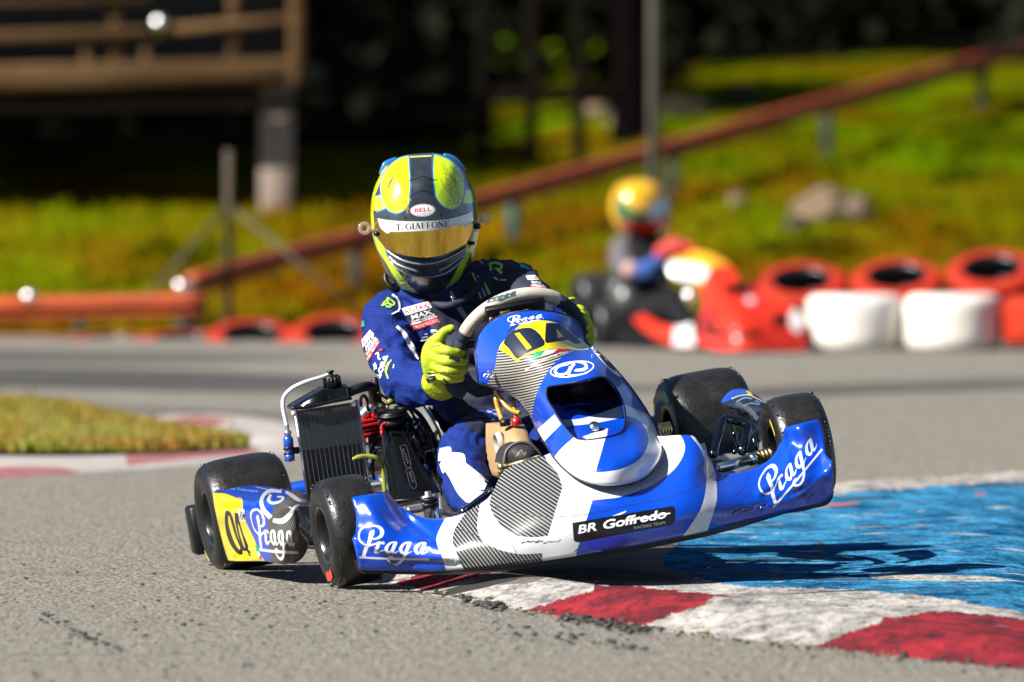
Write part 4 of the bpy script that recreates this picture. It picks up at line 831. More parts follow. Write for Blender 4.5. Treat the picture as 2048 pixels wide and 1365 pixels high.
# ================= front panel
hole=sm(z([(1092.5,782),(1098,774),(1118,770.5),(1153,764.4),(1184,757.5),(1201,754),(1212,756),(1225.5,769),(1238.7,788.6),(1247.5,810.5),(1250.8,830.3),(1249.7,850),(1243,864),(1223,872.5),(1182,879.8),(1162,879.8),(1148.6,874),(1132.5,856.4),(1118,836),(1105,815),(1095,798)],0,0,1),4)
pan=sm([(957,768,1),(955,745),(951,715),(951,692),(959,668),(975,648),(1000,633),(1035,624),(1075,621.5),(1110,625),(1140,634),(1158,650),(1168,668),(1171,684,1),(1190,700),(1215,722),(1245,755),(1272,790),(1295,825),(1312,858),(1320,880,1),(1325,900),(1317,925),(1298,950),(1270,965),(1235,972),(1200,972),(1160,960),(1130,940),(1105,912),(1088,885),(1076,865),(1066,842),(1050,815),(1030,795),(1000,780,1),(975,772)],5)
pc=[(957,766,.80),(951,700,.79),(975,650,.83),(1035,625,.885),(1075,623,.90),(1140,636,.86),(1170,682,.82),
 (1000,700,.93),(1060,680,.99),(1110,670,.975),(1150,690,.92),(985,740,.90),(1010,760,.94),(1060,740,1.04),(1110,730,1.08),(1160,720,1.04),(1190,702,.93),
 (1030,794,.93),(1065,800,1.04),(1100,770,1.12),(1150,750,1.15),(1200,740,1.12),(1243,756,.98),(1055,822,.97),(1085,830,1.10),(1228,780,1.14),(1262,800,1.09),(1294,825,1.03),
 (1078,866,1.04),(1110,870,1.19),(1258,840,1.215),(1290,860,1.21),(1318,880,1.17),(1140,880,1.27),(1170,890,1.32),(1220,885,1.325),(1255,872,1.28),
 (1105,910,1.24),(1140,930,1.352),(1180,930,1.418),(1230,925,1.43),(1280,905,1.375),(1322,900,1.262),(1130,942,1.338),(1165,960,1.405),(1210,970,1.445),(1250,968,1.44),(1297,948,1.372)]
pf=RBF(pc)
zero=sm(Z3([(400,562),(440,492),(520,450),(610,436),(662,445),(720,490),(768,555,1),(772,585),(745,610),(640,655),(540,712,1),(515,716),(485,682),(440,622),(405,588)]),4)
yel=sm(Z3([(353,632,1),(368,592),(430,520),(500,455),(560,405),(640,380),(740,370),(830,380),(905,405),(980,450),(1060,520),(1120,570),(1172,618,1),(1165,634,1),(1080,640),(1000,630,1),(850,628),(700,652),(620,680,1),(560,712),(520,756,1),(470,705),(415,665)]),3)
cpn=sm(Z3([(340,640,1),(420,660),(520,740),(640,640),(850,620),(1045,636,1),(960,680),(860,760),(790,850),(735,950),(690,1060),(662,1180),(652,1290),(672,1440,1),(600,1330),(500,1180),(400,1060),(240,960,1),(290,870),(325,760)]),4)
pw=sm([(1151.5,872,1),(1124,896),(1109,915),(1106,930),(1118,950),(1130,975,1),(1220,1000,1),(1340,960,1),(1345,870,1),(1311,852),(1298,832),(1272,819),(1245,808,1),(1240,830,1)],4)
pd_=sm([(1213,870,1),(1241,862),(1251,848),(1252,832,1),(1270,837),(1288,853),(1297,877),(1292,900),(1276,921),(1247,937),(1212,944),(1191,945,1)],4)
logo=[q for q in stroke(ell(1144,738.5,43.5,14.5,-9,30),2.2,3,True)]
plp=[(cpn,CARBP),(yel,YEL),(zero,NAVY),(Z3([(497,490),(540,480),(652,615),(612,638)]),YEL),
 (sm(Z3([(782,395,1),(850,392),(920,410),(985,460),(1112,577,1),(1060,584,1),(1022,572),(990,546,1),(800,577,1),(773,556)]),2),NAVY),(Z3([(880,446),(888,528),(944,518)]),YEL),
 (sm(Z3([(655,700,1),(690,655,1),(780,640,1),(735,690),(680,715),(622,768,1),(635,735)]),3),GREEN),(Z3([(778,640),(892,630),(850,664),(735,698)]),WHITE),(Z3([(892,630),(1022,634),(950,655),(848,668)]),RED),
 (text('Racing Technology Kart',Z3([(600,828)])[0],Z3([(985,660)])[0],3.6,.01,arch=5),PRW,'eo'),
 (script((1020,652),(1088,637.5),(1029,631.5),1.25),PRW),
 ([(1062,870),(1109,829),(1122,849),(1080,892)],WHITE),
 (pw,WHITE),(pd_,BLUE),
 (logo,PRW,'eo'),(stroke(Z3([(1165,800),(1120,825),(1040,828)]),2.4)+stroke(Z3([(985,870),(1130,855),(1195,815)]),2.2)+stroke(Z3([(985,770),(900,790),(865,830),(890,860),(950,858),(985,830),(1000,790)]),[2.5,3.5,5,5,4,4,3])+stroke(Z3([(985,765),(1050,748),(1120,755),(1150,785),(1120,812),(1050,818)]),[2.5,3,5,5.5,4,2.5])+stroke(Z3([(1040,762),(1012,800),(985,870)]),[6,5.5,4]),PRW),
 (sm(Z3([(1205,640,1),(1290,740),(1400,850),(1470,885),(1480,875,1),(1440,815),(1330,705),(1235,630,1)]),4),PRW),
 (sm(Z3([(1260,690,1),(1340,780),(1420,840),(1380,770),(1300,690)]),4),SEAM),
 (stroke(Z3([(430,478),(500,420),(560,380),(640,362),(820,362),(960,410),(1060,490),(1180,600)]),[3.2,3,2,1.6,1.6,1.6,1.6,1.6]),BLACKV)]
panel=patch('number_panel',pan,pf,BLUE,plp,3.4,.004,kart,edge=(5,.012),holes=[hole])
def rim_tube(name,pts,f,r,mat,off=0,closed=True,parent=kart):
    P=resamp(pts,4) if closed else np.asarray(pts); kx=f(P[:,0],P[:,1])+off; b=MB(); b.tube(list(U(P[:,0],P[:,1],kx)),r,closed=closed,sm=False,seg=8); return b.build(name,mat,parent)
rim_tube('panel_edge_trim',pan,pf,.0026,BLK,-.011)
rim_tube('duct_lip',hole,pf,.0022,BLK,.0)
# air duct behind the opening
hc=hole.mean(0); hb=hc+(hole-hc)*1.07
dp=[(1093,782,1.00),(1150,764,1.02),(1205,752,1.03),(1240,790,1.06),(1150,800,1.03),(1120,840,1.12),(1200,820,1.09),(1251,840,1.17),(1250,862,1.225),(1160,845,1.14),(1200,860,1.22),(1150,882,1.255),(1180,885,1.30),(1225,878,1.285)]
du=[(sm([(1060,740,1),(1280,740,1),(1256,805,1),(1235,812),(1200,808),(1160,806),(1120,812),(1080,800,1)],4),BLK),(sm(Z3([(940,1205,1),(980,1185),(1050,1175),(1120,1190),(1250,1215),(1420,1160,1),(1500,1100,1),(1500,1040,1),(1400,1060),(1250,1120),(1100,1140),(960,1160)]),4),NAVY),  # upper interior painted black for the darkness of the deep opening
 (sm(Z3([(930,1275,1),(1100,1262),(1300,1205),(1520,1125,1),(1520,1240,1),(1380,1275),(1200,1310),(1000,1330),(940,1330,1)]),4),M('duct_white',(.55,.62,.72),rough=.35)),(Z3([(1260,1420),(1345,1360),(1330,1420),(1300,1460)]),WHITE),(Z5([(1040,150),(1150,110),(1215,92),(1205,160),(1100,185)]),WHITE)]
patch('air_duct',hb,dp,BLUE,du,4,.003,kart)
b=MB(); b.lathe(up(1189,853,1.225),tilt(KR[:,0],-35,KR[:,1]),[(0,.006),(.006,.006),(.009,.003),(.0135,.001),(.0135,-.002),(0,-.002)],seg=24); b.build('panel_bolt',STEEL,kart)
b=MB(); q=up(979,751,.905); b.ball(q,.006); b.tube([q,up(972,748,.9),up(968,754,.9)],.0022); b.tube([up(976,744,.91),up(984,743,.91),up(987,750,.91),up(982,757,.91)],.0018); b.tube([q,up(970,758,.9)],.002,sm=False); b.build('panel_clip',STEEL,kart)
b=MB(); b.ball(up(1187,697,.95),.006); b.tube([up(1182,692,.94),up(1192,703,.95)],.003,sm=False); b.build('panel_clip',STEEL,kart)
# ================= driver
def fuse(name,chains,mat,voxel=.007,smooth=6,parent=None,disp=None,loc=None,extra=None,seg=20):
    """one continuous surface grown round chains of (px,py,kart x,radius[,flat])"""
    bm=bmesh.new()
    for ch in chains:
        P=np.array([list(up(c[0],c[1],c[2]))+[c[3]] for c in ch]); 
        if len(P)>2: P=cr(P,6,False)
        Q=[P[0]]
        for a,b_ in zip(P[:-1],P[1:]):
            L=np.linalg.norm(b_[:3]-a[:3]); k=max(1,int(L/(min(a[3],b_[3])*.3))); Q+= [a+(b_-a)*(i+1)/k for i in range(k)]
        for q in Q: bmesh.ops.create_icosphere(bm,subdivisions=2,radius=q[3],matrix=Matrix.Translation(Vector(q[:3])))
    for e_ in extra or []: e_(bm)
    me=bpy.data.meshes.new(name+'_raw'); bm.to_mesh(me); bm.free(); o=bpy.data.objects.new(name+'_raw',me); S.collection.objects.link(o)
    m=o.modifiers.new('r','REMESH'); m.mode='VOXEL'; m.voxel_size=voxel; m2=o.modifiers.new('s','SMOOTH'); m2.iterations=smooth; m2.factor=.6
    dg=bpy.context.evaluated_depsgraph_get(); ev=o.evaluated_get(dg); me2=bpy.data.meshes.new_from_object(ev); bpy.data.objects.remove(o); bpy.data.meshes.remove(me)
    V=np.array([v.co[:] for v in me2.vertices]); Nn=np.array([v.normal[:] for v in me2.vertices]); Fc=[tuple(p.vertices) for p in me2.polygons]; bpy.data.meshes.remove(me2)
    if disp: V=V+Nn*disp(V,Nn)[:,None]
    return mk(name,V,Fc,mat,parent=parent,loc=loc)
body=[[(900,592,.12,.060),(905,640,.10,.105),(920,700,.10,.115),(945,770,.11,.118),(975,840,.12,.125),(995,900,.12,.13)],
 [(790,618,.10,.058),(850,608,.10,.085),(920,600,.09,.09),(985,585,.09,.085),(1035,577,.10,.066)],
 [(840,650,.16,.07),(930,700,.19,.075),(1000,660,.17,.07)],
 [(779,628,.12,.066),(776,660,.16,.069),(782,700,.22,.066),(798,742,.30,.060),(815,765,.36,.060),(838,772,.44,.056),(862,772,.52,.049)],
 [(1030,575,.12,.066),(1056,596,.2,.062),(1085,640,.34,.056),(1115,668,.48,.05),(1140,665,.58,.042)],
 [(1000,885,.20,.095),(968,893,.40,.088),(940,903,.58,.078),(927,925,.66,.066),(932,965,.72,.062),(950,1010,.84,.056),(975,1040,.98,.05)],
 [(1030,875,.20,.095),(1060,870,.42,.08),(1100,880,.6,.068),(1120,930,.85,.05)],
 [(900,780,.18,.06),(950,800,.25,.08),(1000,790,.3,.06)]]
ctr=U(np.array([779,776,782,798,815,838,862.]),np.array([628,660,700,742,765,772,772.]),np.array([.12,.16,.22,.30,.36,.44,.52]))
def folds(V,N):
    d=np.zeros(len(V))
    for i,v in enumerate(V):
        p=Vector(v); w1=noise.noise(p*9); a=noise.noise(Vector((v[0]*11+w1,v[1]*7,v[2]*30+w1*2)))
        b_=noise.noise(Vector((v[0]*22+v[2]*16,v[1]*10,v[2]*12-v[0]*18)))
        d[i]=.008*(1-abs(a)*2.4)+.0028*(1-abs(b_)*2.2)-.005
    return d
dr0=K(.15,0,.05)
person=fuse('person',body,SUIT,.0062,5,disp=folds,loc=dr0); tag(person,'driver in blue suit, lime gloves and yellow helmet steering the blue kart','person')
ORG[person]=np.array(dr0)
pb=bvh_of(person)
# suit colour panels and print
Z2=lambda pts:z(pts,700,540,3.9); Z1=lambda pts:z(pts,700,290,3.9); Z8b=lambda pts:z(pts,700,730,6.827)
TEAL=M('print_teal',(.02,.45,.35),rough=.7); LIME=M('print_lime',(.4,.75,.03),rough=.7); PW=M('patch_white',(.75,.75,.78),rough=.7); PK=M('patch_black',(.012,.012,.014),rough=.7); PR=M('patch_red',(.62,.015,.03),rough=.7); LIL=M('print_lilac',(.3,.32,.7),rough=.7)
dc=[]
# dark chest panel
dc.append((sm([(832,585,1),(858,640),(880,720),(905,790),(925,850),(1000,880,1),(1060,840,1),(1060,700,1),(1110,640,1),(1095,575),(1060,536),(1010,515),(955,512,1),(900,590,1)],4),SUITN))
dc.append((stroke(Z2([(330,195),(375,240),(385,300),(372,330)]),[4,4,4,3])+stroke(Z2([(322,350),(375,325)]),2)+stroke(Z2([(365,445),(420,500),(470,590),(530,680),(580,745)]),[5,8,11,9,4])+stroke(Z2([(340,770),(345,740)]),2),SUITW))
dc.append((stroke(Z1([(785,1145),(805,1190),(850,1270),(895,1340),(930,1390)]),[5,7,9,9,8]),M('zip_tape',(.42,.42,.40),rough=.6)))
dc.append((stroke(Z1([(790,1150),(812,1195),(845,1260),(890,1335),(925,1390)]),1.4),BLACKV))
dc.append((Z1([(945,998),(965,1003),(985,1065),(975,1060)]),LIME)); dc.append((Z1([(985,1115),(1000,1118),(1030,1200),(1015,1205)]),LIME)); dc.append((Z1([(1030,1050),(1050,1070),(1098,1160),(1080,1170)]),LIME)); dc.append((Z1([(985,1015),(1005,1030),(1065,1180),(1045,1185)]),LIL))
dc.append((stroke(Z1([(1000,895),(1040,935)]),1.5)+stroke(Z1([(1120,1035),(1150,1055)]),2)+stroke(Z1([(1170,1057),(1220,1057)]),1.6),PW))
dc.append((stroke(Z1([(1085,940),(1110,925),(1165,930),(1185,950),(1165,975),(1130,965)]),[3,4,4,4,4,3])+stroke(Z1([(1095,940),(1100,985)]),4)+stroke(Z1([(1150,975),(1185,1005)]),5),LIME))
dc.append((Z1([(1320,930),(1350,935),(1410,975),(1385,978),(1360,960),(1330,962)]),TEAL))
dc.append((stroke(Z2([(250,285),(275,245),(295,240),(290,262),(258,280)]),3.2)+stroke(Z2([(285,225),(310,230),(345,262),(330,280),(300,262)]),3.2)+stroke(Z2([(280,288),(320,290)]),3),LIME))
def badge(a,b_,c_,d_,al=1.):
    a,b_,c_,d_=[np.array(q,float) for q in (a,b_,c_,d_)]
    q=lambda u,v:(a*(1-u)+b_*u)*(1-v)+(d_*(1-u)+c_*u)*v
    poly=lambda *uv:[tuple(q(u,v)) for u,v in uv]
    upv=(a-d_)/np.linalg.norm(a-d_); h=np.linalg.norm(a-d_)
    return [(poly((0.02,0),(.98,0),(1,.02),(1,.98),(.98,1),(.02,1),(0,.98),(0,.02)),PW),(poly((0,.30),(1,.30),(1,.70),(0,.70)),PK),(poly((0,.74),(1,.74),(1,.97),(.97,1),(.03,1),(0,.97)),PR),
     (text('ROTAX',q(.08,.26),q(.92,.26),h*.19,.036,up=upv),PR,'eo'),(text('MAX',q(.18,.54),q(.9,.54),h*.18,.02,.15,up=upv),PW,'eo'),(text('CHALLENGE',q(.12,.67),q(.95,.67),h*.09,.02,up=upv),PW,'eo'),(text('GRAND FINALS 2022',q(.06,.94),q(.94,.94),h*.13,.0,up=upv),PW,'eo')]
dc+=badge(*Z2([(400,305),(612,250),(702,408),(490,482)]))
dc+=badge(*Z2([(95,548),(160,470),(235,565),(128,745)]))
dc+=badge(*Z1([(1372,1025),(1440,1018),(1560,1150),(1425,1130)]))
dc+=[(stroke(Z2([(580,505),(607,500)]),2)+stroke(Z2([(562,530),(605,522)]),2)+stroke(Z2([(548,555),(600,545)]),2)+stroke(Z2([(628,475),(665,510),(660,560)]),[3,4,3])+stroke(Z2([(628,475),(680,478)]),3),PW),(stroke(Z2([(690,480),(715,492)]),4),PR),
 (text('BORA',Z2([(580,665)])[0],Z2([(760,600)])[0],14,.04),PW,'eo'),
 (text('BORA',Z2([(240,845)])[0],Z2([(298,672)])[0],9,.05),PW,'eo'),(text('PARTNERS',Z2([(262,770)])[0],Z2([(300,680)])[0],4,.0),PW,'eo'),
 (stroke(Z2([(185,735),(195,760),(192,785)]),2)+stroke(Z2([(196,725),(208,750),(206,775)]),2)+stroke(Z2([(200,660),(222,645),(225,690),(240,700)]),3),PW),(stroke(Z2([(228,630),(255,625)]),4),PR),
 (stroke(Z2([(325,705),(300,745),(285,800)]),2.5)+stroke(Z2([(305,720),(280,780),(302,850)]),3),LIME),(Z2([(80,400),(115,395),(118,440),(78,450)]),TEAL)]
# trouser panels
dc.append((sm(Z8([(745,200,1),(830,185),(845,230,1),(940,245),(960,320,1),(1060,400),(1140,470,1),(1100,560),(1030,660,1),(960,640,1),(890,560),(800,400),(770,400),(735,290)]),4),SUITW))
dc.append((stroke(Z8([(775,390),(870,405)]),1.2)+stroke(Z8([(845,235),(870,400),(900,540)]),1.0)+stroke(Z8([(745,195),(830,185),(845,230)]),1.0),LIL))
dc.append((sm(Z8b([(1850,680,1),(1880,625),(2000,610),(2048,600,1),(2048,760,1),(1920,785,1),(1890,730)]),3),LIL))
dc.append((stroke(Z8b([(1000,110),(985,180),(1000,300)]),1.2)+stroke([(729,700),(745,705),(765,700),(780,690)],1.0)+stroke([(778,590),(785,615),(782,640),(790,660)],1.0)+stroke([(858,745),(853,765),(857,790)],2.2),SUITN))
decal('suit_print',pb,dc,person,.0016,4.5)
# collar
b=MB(); b.tube([up(850,596,.14),up(868,606,.2),up(895,612,.24),up(930,600,.24),up(955,575,.2),up(960,555,.14),up(930,540,.05),up(880,560,.05)],.010,closed=True); b.build('collar',SUITN,person)
b=MB(); b.tube([up(902,592,.27),up(906,598,.275)],.003,sm=False); b.tube([up(905,598,.275),up(910,610,.27)],.0018,sm=False); b.build('zip_pull',STEEL,person)
# --- helmet: closed shell from its outline
hz_=Z1([(600,64),(460,76),(360,105),(280,160),(222,262),(182,360),(163,470),(163,600),(180,720),(222,850),(262,950),(300,1030),(370,1110),(450,1152),(540,1175),(640,1178),(720,1160),(800,1110),(862,1050),(922,960),(965,850),(992,740),(1010,620),(1000,500),(975,380),(930,270),(878,180),(820,112),(740,80),(665,66)])
ho=cr(np.array(hz_),4,True); hcx,hcy=849,448
hang=np.arctan2(ho[:,1]-hcy,ho[:,0]-hcx); hrad=np.hypot(ho[:,0]-hcx,ho[:,1]-hcy); od=np.argsort(hang); hang,hrad=hang[od],hrad[od]
def hR(a): return np.interp(a,hang,hrad,period=2*math.pi)
HK=.13
def hdep(x,y,D=.155,up_=1.):
    a=np.arctan2(y-hcy,x-hcx); s=np.clip(np.hypot(x-hcx,y-hcy)/hR(a),0,1)
    k=HK+D*np.sqrt(np.clip(1-s**2.15,0,1))
    k=k+.020*np.exp(-(((y-540)/38)**2)-((x-858)/75)**2)           # chin bar
    return k
def hd2(x,y):
    k=hdep(x,y)
    k=k-.008*np.exp(-((y-(512+((x-855)/95)**2*-26))/14)**2)*np.exp(-((x-855)/85)**4)   # recess under the visor
    k=k+.004*np.exp(-((y-(556-((x-860)/90)**2*36))/5)**2)*np.exp(-((x-858)/80)**4)
    t=np.exp(-((x-848)/20)**2); k=k+.010*t*np.clip(1-abs(y-370)/30,0,1)
    return k
DKC=M('helmet_gunmetal',(.018,.024,.032),rough=.3,coat=.6,noise=(60,.3,(.05,.06,.07))); HY=M('helmet_yellow',(1.1,1.08,.004),rough=.2,coat=.8); HB=M('helmet_blue_line',(.01,.2,.62),rough=.25,coat=.6); HL=M('helmet_lime',(.72,1.05,.008),rough=.2,coat=.8); HO=M('helmet_ochre',(.42,.30,.008),rough=.25,coat=.6)
ZH=lambda pts:z(pts,730,300,7.877); ZI=lambda pts:z(pts,730,440,7.877)
eyeL=sm(ZH([(690,95,1),(560,125),(430,215),(310,360),(255,520),(250,660),(285,820),(350,930),(440,985),(540,985),(620,940),(680,860),(705,760),(710,740),(712,480),(700,300)]),4)
eyeR=sm(ZH([(1075,65,1),(1190,100),(1310,150),(1430,245),(1520,380),(1560,520),(1560,660),(1530,800),(1460,890),(1360,930),(1260,900),(1180,830),(1115,720),(1075,560),(1065,300)]),4)
def zig(cx,cy,rx,ry,n,seed):
    r=random.Random(seed); out=[]
    for k in range(n):
        a=(k+.3)/n*2.4; x0=cx-rx+2*rx*r.random(); y0=cy-ry+2*ry*(k/n); pts=[(x0,y0)]; d=r.choice([0,1])
        for i in range(5):
            l=r.uniform(4,9); pts.append((pts[-1][0]+(l if i%2==d else -l*.3)*.9,pts[-1][1]+(l*.35 if i%2==d else l*.8)))
        out+=stroke(pts,1.4,1)
    return out
grow=lambda P,k:(P-P.mean(0))*k+P.mean(0)
hp=[(sm(ZI([(120,200,1),(300,430),(320,500),(360,600),(480,760),(560,870),(700,1040),(900,1200,1),(700,1190),(560,1100),(500,960),(420,840),(330,680),(200,480),(130,330)]),4),HL),
 (sm(ZI([(1720,180,1),(1790,220),(1740,400),(1640,600),(1560,780),(1440,1000),(1180,1185,1),(1290,1050),(1400,880),(1500,680),(1590,500),(1600,380,1),(1650,450)]),4),HL),
 (zig(795,555,14,28,5,3)+zig(930,545,12,30,6,5),HO),
 (sm(ZH([(100,1260,1),(80,1000),(90,760),(190,450),(300,300),(430,200),(440,190,1),(300,380),(235,520),(150,740),(130,960),(150,1260,1)]),4),HY),
 (sm(ZH([(1810,1260,1),(1800,900),(1740,640),(1600,400),(1480,250,1),(1560,360),(1680,600),(1735,820),(1760,1000),(1770,1260,1)]),4),HY),
 (sm(ZH([(150,745,1),(245,715,1),(270,830),(330,915,1),(180,965,1),(130,930)]),3),HY),(sm(ZH([(1575,620,1),(1680,640,1),(1725,820,1),(1640,850),(1530,830,1),(1570,720)]),3),HL),
 (stroke(ZH([(155,735),(245,705)]),2.6)+stroke(ZH([(180,985),(330,925)]),2.8)+stroke(ZH([(1575,600),(1690,625)]),2.4)+stroke(ZH([(1515,840),(1700,870)]),2.6)+stroke(ZH([(200,1085),(430,1110),(700,1135),(1000,1130)]),1.4)+stroke(ZI([(320,450),(380,620),(420,680)]),2)+stroke(ZI([(1595,500),(1540,640)]),2),HB),
 (grow(eyeL,1.065),HB),(eyeL,HY),(grow(eyeR,1.065),HB),(eyeR,HL),
 ([q for sd in range(5) for q in zig(900,368,20,44,8,20+sd) if pip(eyeR,q[:1,0],q[:1,1])[0]]+[q for sd in range(3) for q in zig(803,402,18,16,4,40+sd) if pip(eyeL,q[:1,0],q[:1,1])[0]],HO),
 (ZH([(690,80),(1085,60),(1070,450),(1110,700),(1085,740),(905,660),(720,745),(690,760),(715,480)]),DKC),
 (stroke(ZH([(697,70),(705,300),(715,480),(708,760)]),2.8)+stroke(ZH([(1060,60),(1065,300),(1075,480),(1110,730)]),2.8)+stroke(ZH([(700,110),(1060,90)]),3),HB),
 (stroke(ZH([(712,112),(1045,95)]),2.4),HY),
 (stroke(ZH([(640,520),(720,480),(850,440),(900,415),(960,435),(1080,475),(1150,470)]),[.8,2.5,2,1.5,2,2.5,.8])+stroke(ZH([(705,750),(800,680),(905,650),(1000,665),(1095,720)]),[1,2,2.6,2,1]),BLACKV),
 (stroke(ZH([(485,330),(492,380),(440,440),(400,510),(370,580),(352,680)]),[.6,1.2,3.5,5,3.5,.8])+stroke(ZH([(1310,380),(1370,430),(1410,490),(1420,550),(1440,595)]),[.6,1.6,1.8,1.4,.6]),M('vent_brown',(.12,.08,.01),rough=.4)),
 (ell(845.5,421,25,12.5,-3),PRW),([q for q in stroke(ell(845.5,421,23.7,11.2,-3,30),.8,2,True)],NAVY,'eo'),(text('BELL',(829.5,425.5),(863.5,422.5),8.5,.022,.0),RED,'eo'),(text('HELMETS',(834,430),(860,428),2.2,.01),NAVY,'eo'),
 (ell(811,436,2.6,2.6),BLACKV),(ell(883,430,2.6,2.6),BLACKV),
 (sm(ZI([(370,470,1),(560,560),(800,620),(1000,625),(1200,590),(1400,500),(1590,395,1),(1590,450,1),(1500,540),(1380,620),(1150,690),(950,710),(750,700),(560,640),(420,550)]),4),BLACKV),
 (sm(ZI([(590,680,1),(700,700),(818,735,1),(820,775,1),(700,750),(620,715)]),3),BLACKV),(sm(ZI([(1165,700,1),(1280,650),(1375,625,1),(1370,650),(1280,710),(1165,745,1)]),3),BLACKV)]
o_=resamp(ho,4)
hel=patch('helmet_front',ho,hd2,DKC,hp,3.0,.003,person)
# back half
V=[];F=[]; R_=resamp(ho,4); n=len(R_); L=12
for j in range(L):
    s=math.cos(j/(L-1)*math.pi/2); kx=HK-.17*math.sin(j/(L-1)*math.pi/2)
    q=np.array([hcx,hcy-8*(1-s)])+(R_-[hcx,hcy])*max(s,.02)*.995
    V.append(U(q[:,0],q[:,1],np.full(n,kx)))
for j in range(L-1):
    for i in range(n): F.append((j*n+i,j*n+(i+1)%n,(j+1)*n+(i+1)%n,(j+1)*n+i))
hback=mk('helmet_shell',np.concatenate(V),F,HY,parent=person); hel.parent=hback; hel.name='helmet_livery'
# ridges of the chin bar
HSil=M('helmet_silver_edge',(.35,.38,.42),rough=.25,metal=.7)
b=MB()
for pts,r in ((ZI([(380,640),(500,760),(650,840),(850,890),(1050,895),(1250,850),(1420,740),(1570,600)]),.0022),(ZI([(370,570),(480,680),(600,740),(830,815)]),.0028),(ZI([(330,470),(450,560),(600,640),(800,690),(1000,695),(1200,650),(1400,560),(1590,450)]),.0025),(ZI([(1160,800),(1300,740),(1440,640),(1560,560)]),.002)):
    q=cr(np.array(pts),5,False); b.tube(list(U(q[:,0],q[:,1],hdep(q[:,0],q[:,1])+.001)),r,sm=False,seg=8)
b.build_each('chin_ridge',HSil,hback)
# visor
vis=sm(ZI([(170,-30,1),(400,12),(800,25),(1200,5),(1500,-60),(1690,-130,1),(1700,0),(1690,160),(1600,370,1),(1400,480),(1200,560),(1000,592),(820,590),(600,555),(420,500),(300,430,1),(190,250),(140,120)]),5)
vd=lambda x,y: hdep(x,y,.163)+.004
VIS=M('visor_gold_mirror',(1,.68,.14),rough=.05,metal=1,noise=(16,.16,(.42,.25,.03),(1,1,.1)))  # vertical colour bands stand in for reflections
vst=sm(ZI([(195,-30,1),(400,12),(800,25),(1200,5),(1500,-60),(1695,-130,1),(1680,40),(1580,120),(1540,95),(1460,90),(1250,140),(1000,170),(700,185),(400,190,1),(355,215),(300,180),(240,120)]),4)
def serif(txt,p0,p1,h,up=None):
    """roman capitals with thin and thick strokes; each glyph is drawn in a unit box"""
    p0=np.array(p0,float);p1=np.array(p1,float); d=(p1-p0); L_=np.linalg.norm(d); d/=L_; n=np.array([d[1],-d[0]])
    GL={'T':(.8,[([(0,1),(.8,1)],.10),([(.4,1),(.4,0)],.22),([(.2,.0),(.6,.0)],.07),([(.03,1.0),(.03,.78)],.06),([(.77,1.0),(.77,.78)],.06)]),
     '.':(.3,[([(.06,.1),(.24,.1)],.24)]),' ':(.3,[]),'G':(.95,[([(.82,.72),(.78,.9),(.5,1.0),(.2,.88),(.09,.5),(.2,.12),(.5,0),(.82,.1)],[.05,.1,.08,.14,.24,.14,.07,.09]),([(.8,.08),(.8,.45)],.2),([(.6,.45),(.95,.45)],.07)]),
     'I':(.42,[([(.21,1),(.21,0)],.22),([(.04,1),(.38,1)],.07),([(.04,0),(.38,0)],.07)]),
     'A':(.98,[([(.16,0),(.48,1.0)],.08),([(.46,1.03),(.80,0)],.22),([(.25,.33),(.68,.33)],.07),([(.02,0),(.32,0)],.07),([(.62,0),(.98,0)],.07)]),
     'F':(.78,[([(.2,1),(.2,0)],.22),([(.04,1),(.72,1)],.08),([(.2,.5),(.55,.5)],.08),([(.03,0),(.42,0)],.07),([(.71,1),(.71,.78)],.06),([(.55,.62),(.55,.38)],.06)]),
     'O':(1.0,[([(.5,1.0),(.2,.88),(.1,.5),(.2,.12),(.5,0),(.8,.12),(.9,.5),(.8,.88),(.5,1.0)],[.07,.14,.24,.14,.07,.14,.24,.14,.07])]),
     'N':(1.0,[([(.16,1),(.16,0)],.08),([(.16,1),(.82,0)],.24),([(.82,1),(.82,0)],.08),([(.02,0),(.3,0)],.07),([(.68,1),(.97,1)],.07),([(.0,1),(.25,1)],.07)]),
     'E':(.8,[([(.2,1),(.2,0)],.22),([(.04,1),(.72,1)],.08),([(.2,.5),(.55,.5)],.08),([(.04,0),(.74,0)],.08),([(.71,1),(.71,.8)],.06),([(.74,0),(.74,.22)],.06),([(.55,.62),(.55,.38)],.06)])}
    tot=sum(GL[c][0]+.04 for c in txt); x=0; out=[]; sc=L_/tot
    for c in txt:
        w_,st=GL[c]
        for pts,t in st:
            for q in stroke([(a,b_) for a,b_ in pts],np.array(t),4): out.append(p0+(x+q[:,:1])*sc*d+q[:,1:]*h*n)
        x+=w_+.04
    return out
vp=[(vst,WHITE),(serif('T. GIAFFONE',ZI([(490,165)])[0],ZI([(1340,106)])[0],11.2),BLACKV)]
patch('visor',vis,vd,VIS,vp,3.0,.002,hback)
VF=M('visor_frame_clear',(.5,.5,.45),rough=.2,coat=.8,alpha=.55)
b=MB()
for px,py,r in ((754,467.5,.0065),(953,453,.0075),(943,487,.005)): b.lathe(up(px,py,float(vd(np.array([px]),np.array([py]))[0])),tilt(KR[:,0],-35 if px<800 else 35,KR[:,2]),[(0,.008),(r,.008),(r,-.01),(0,-.01)],seg=16)
b.build_each('visor_pivot',BLK,hback)
b=MB()
for cx_,cy_,ax2 in ((729,457,1),(972,437,1)):
    c=up(cx_,cy_,HK+.04); b.lathe(c,KR[:,0],[(.007,-.001),(.0165,-.001),(.0165,.001),(.007,.001)],seg=28,closed=True)
    c2=up(cx_+(18 if cx_<800 else -14),cy_+(2 if cx_<800 else 4),HK+.04); b.box((c+c2)/2+(c2-c)*.25,[c2-c,KR[:,2],KR[:,0]],(.018,.012,.0018))
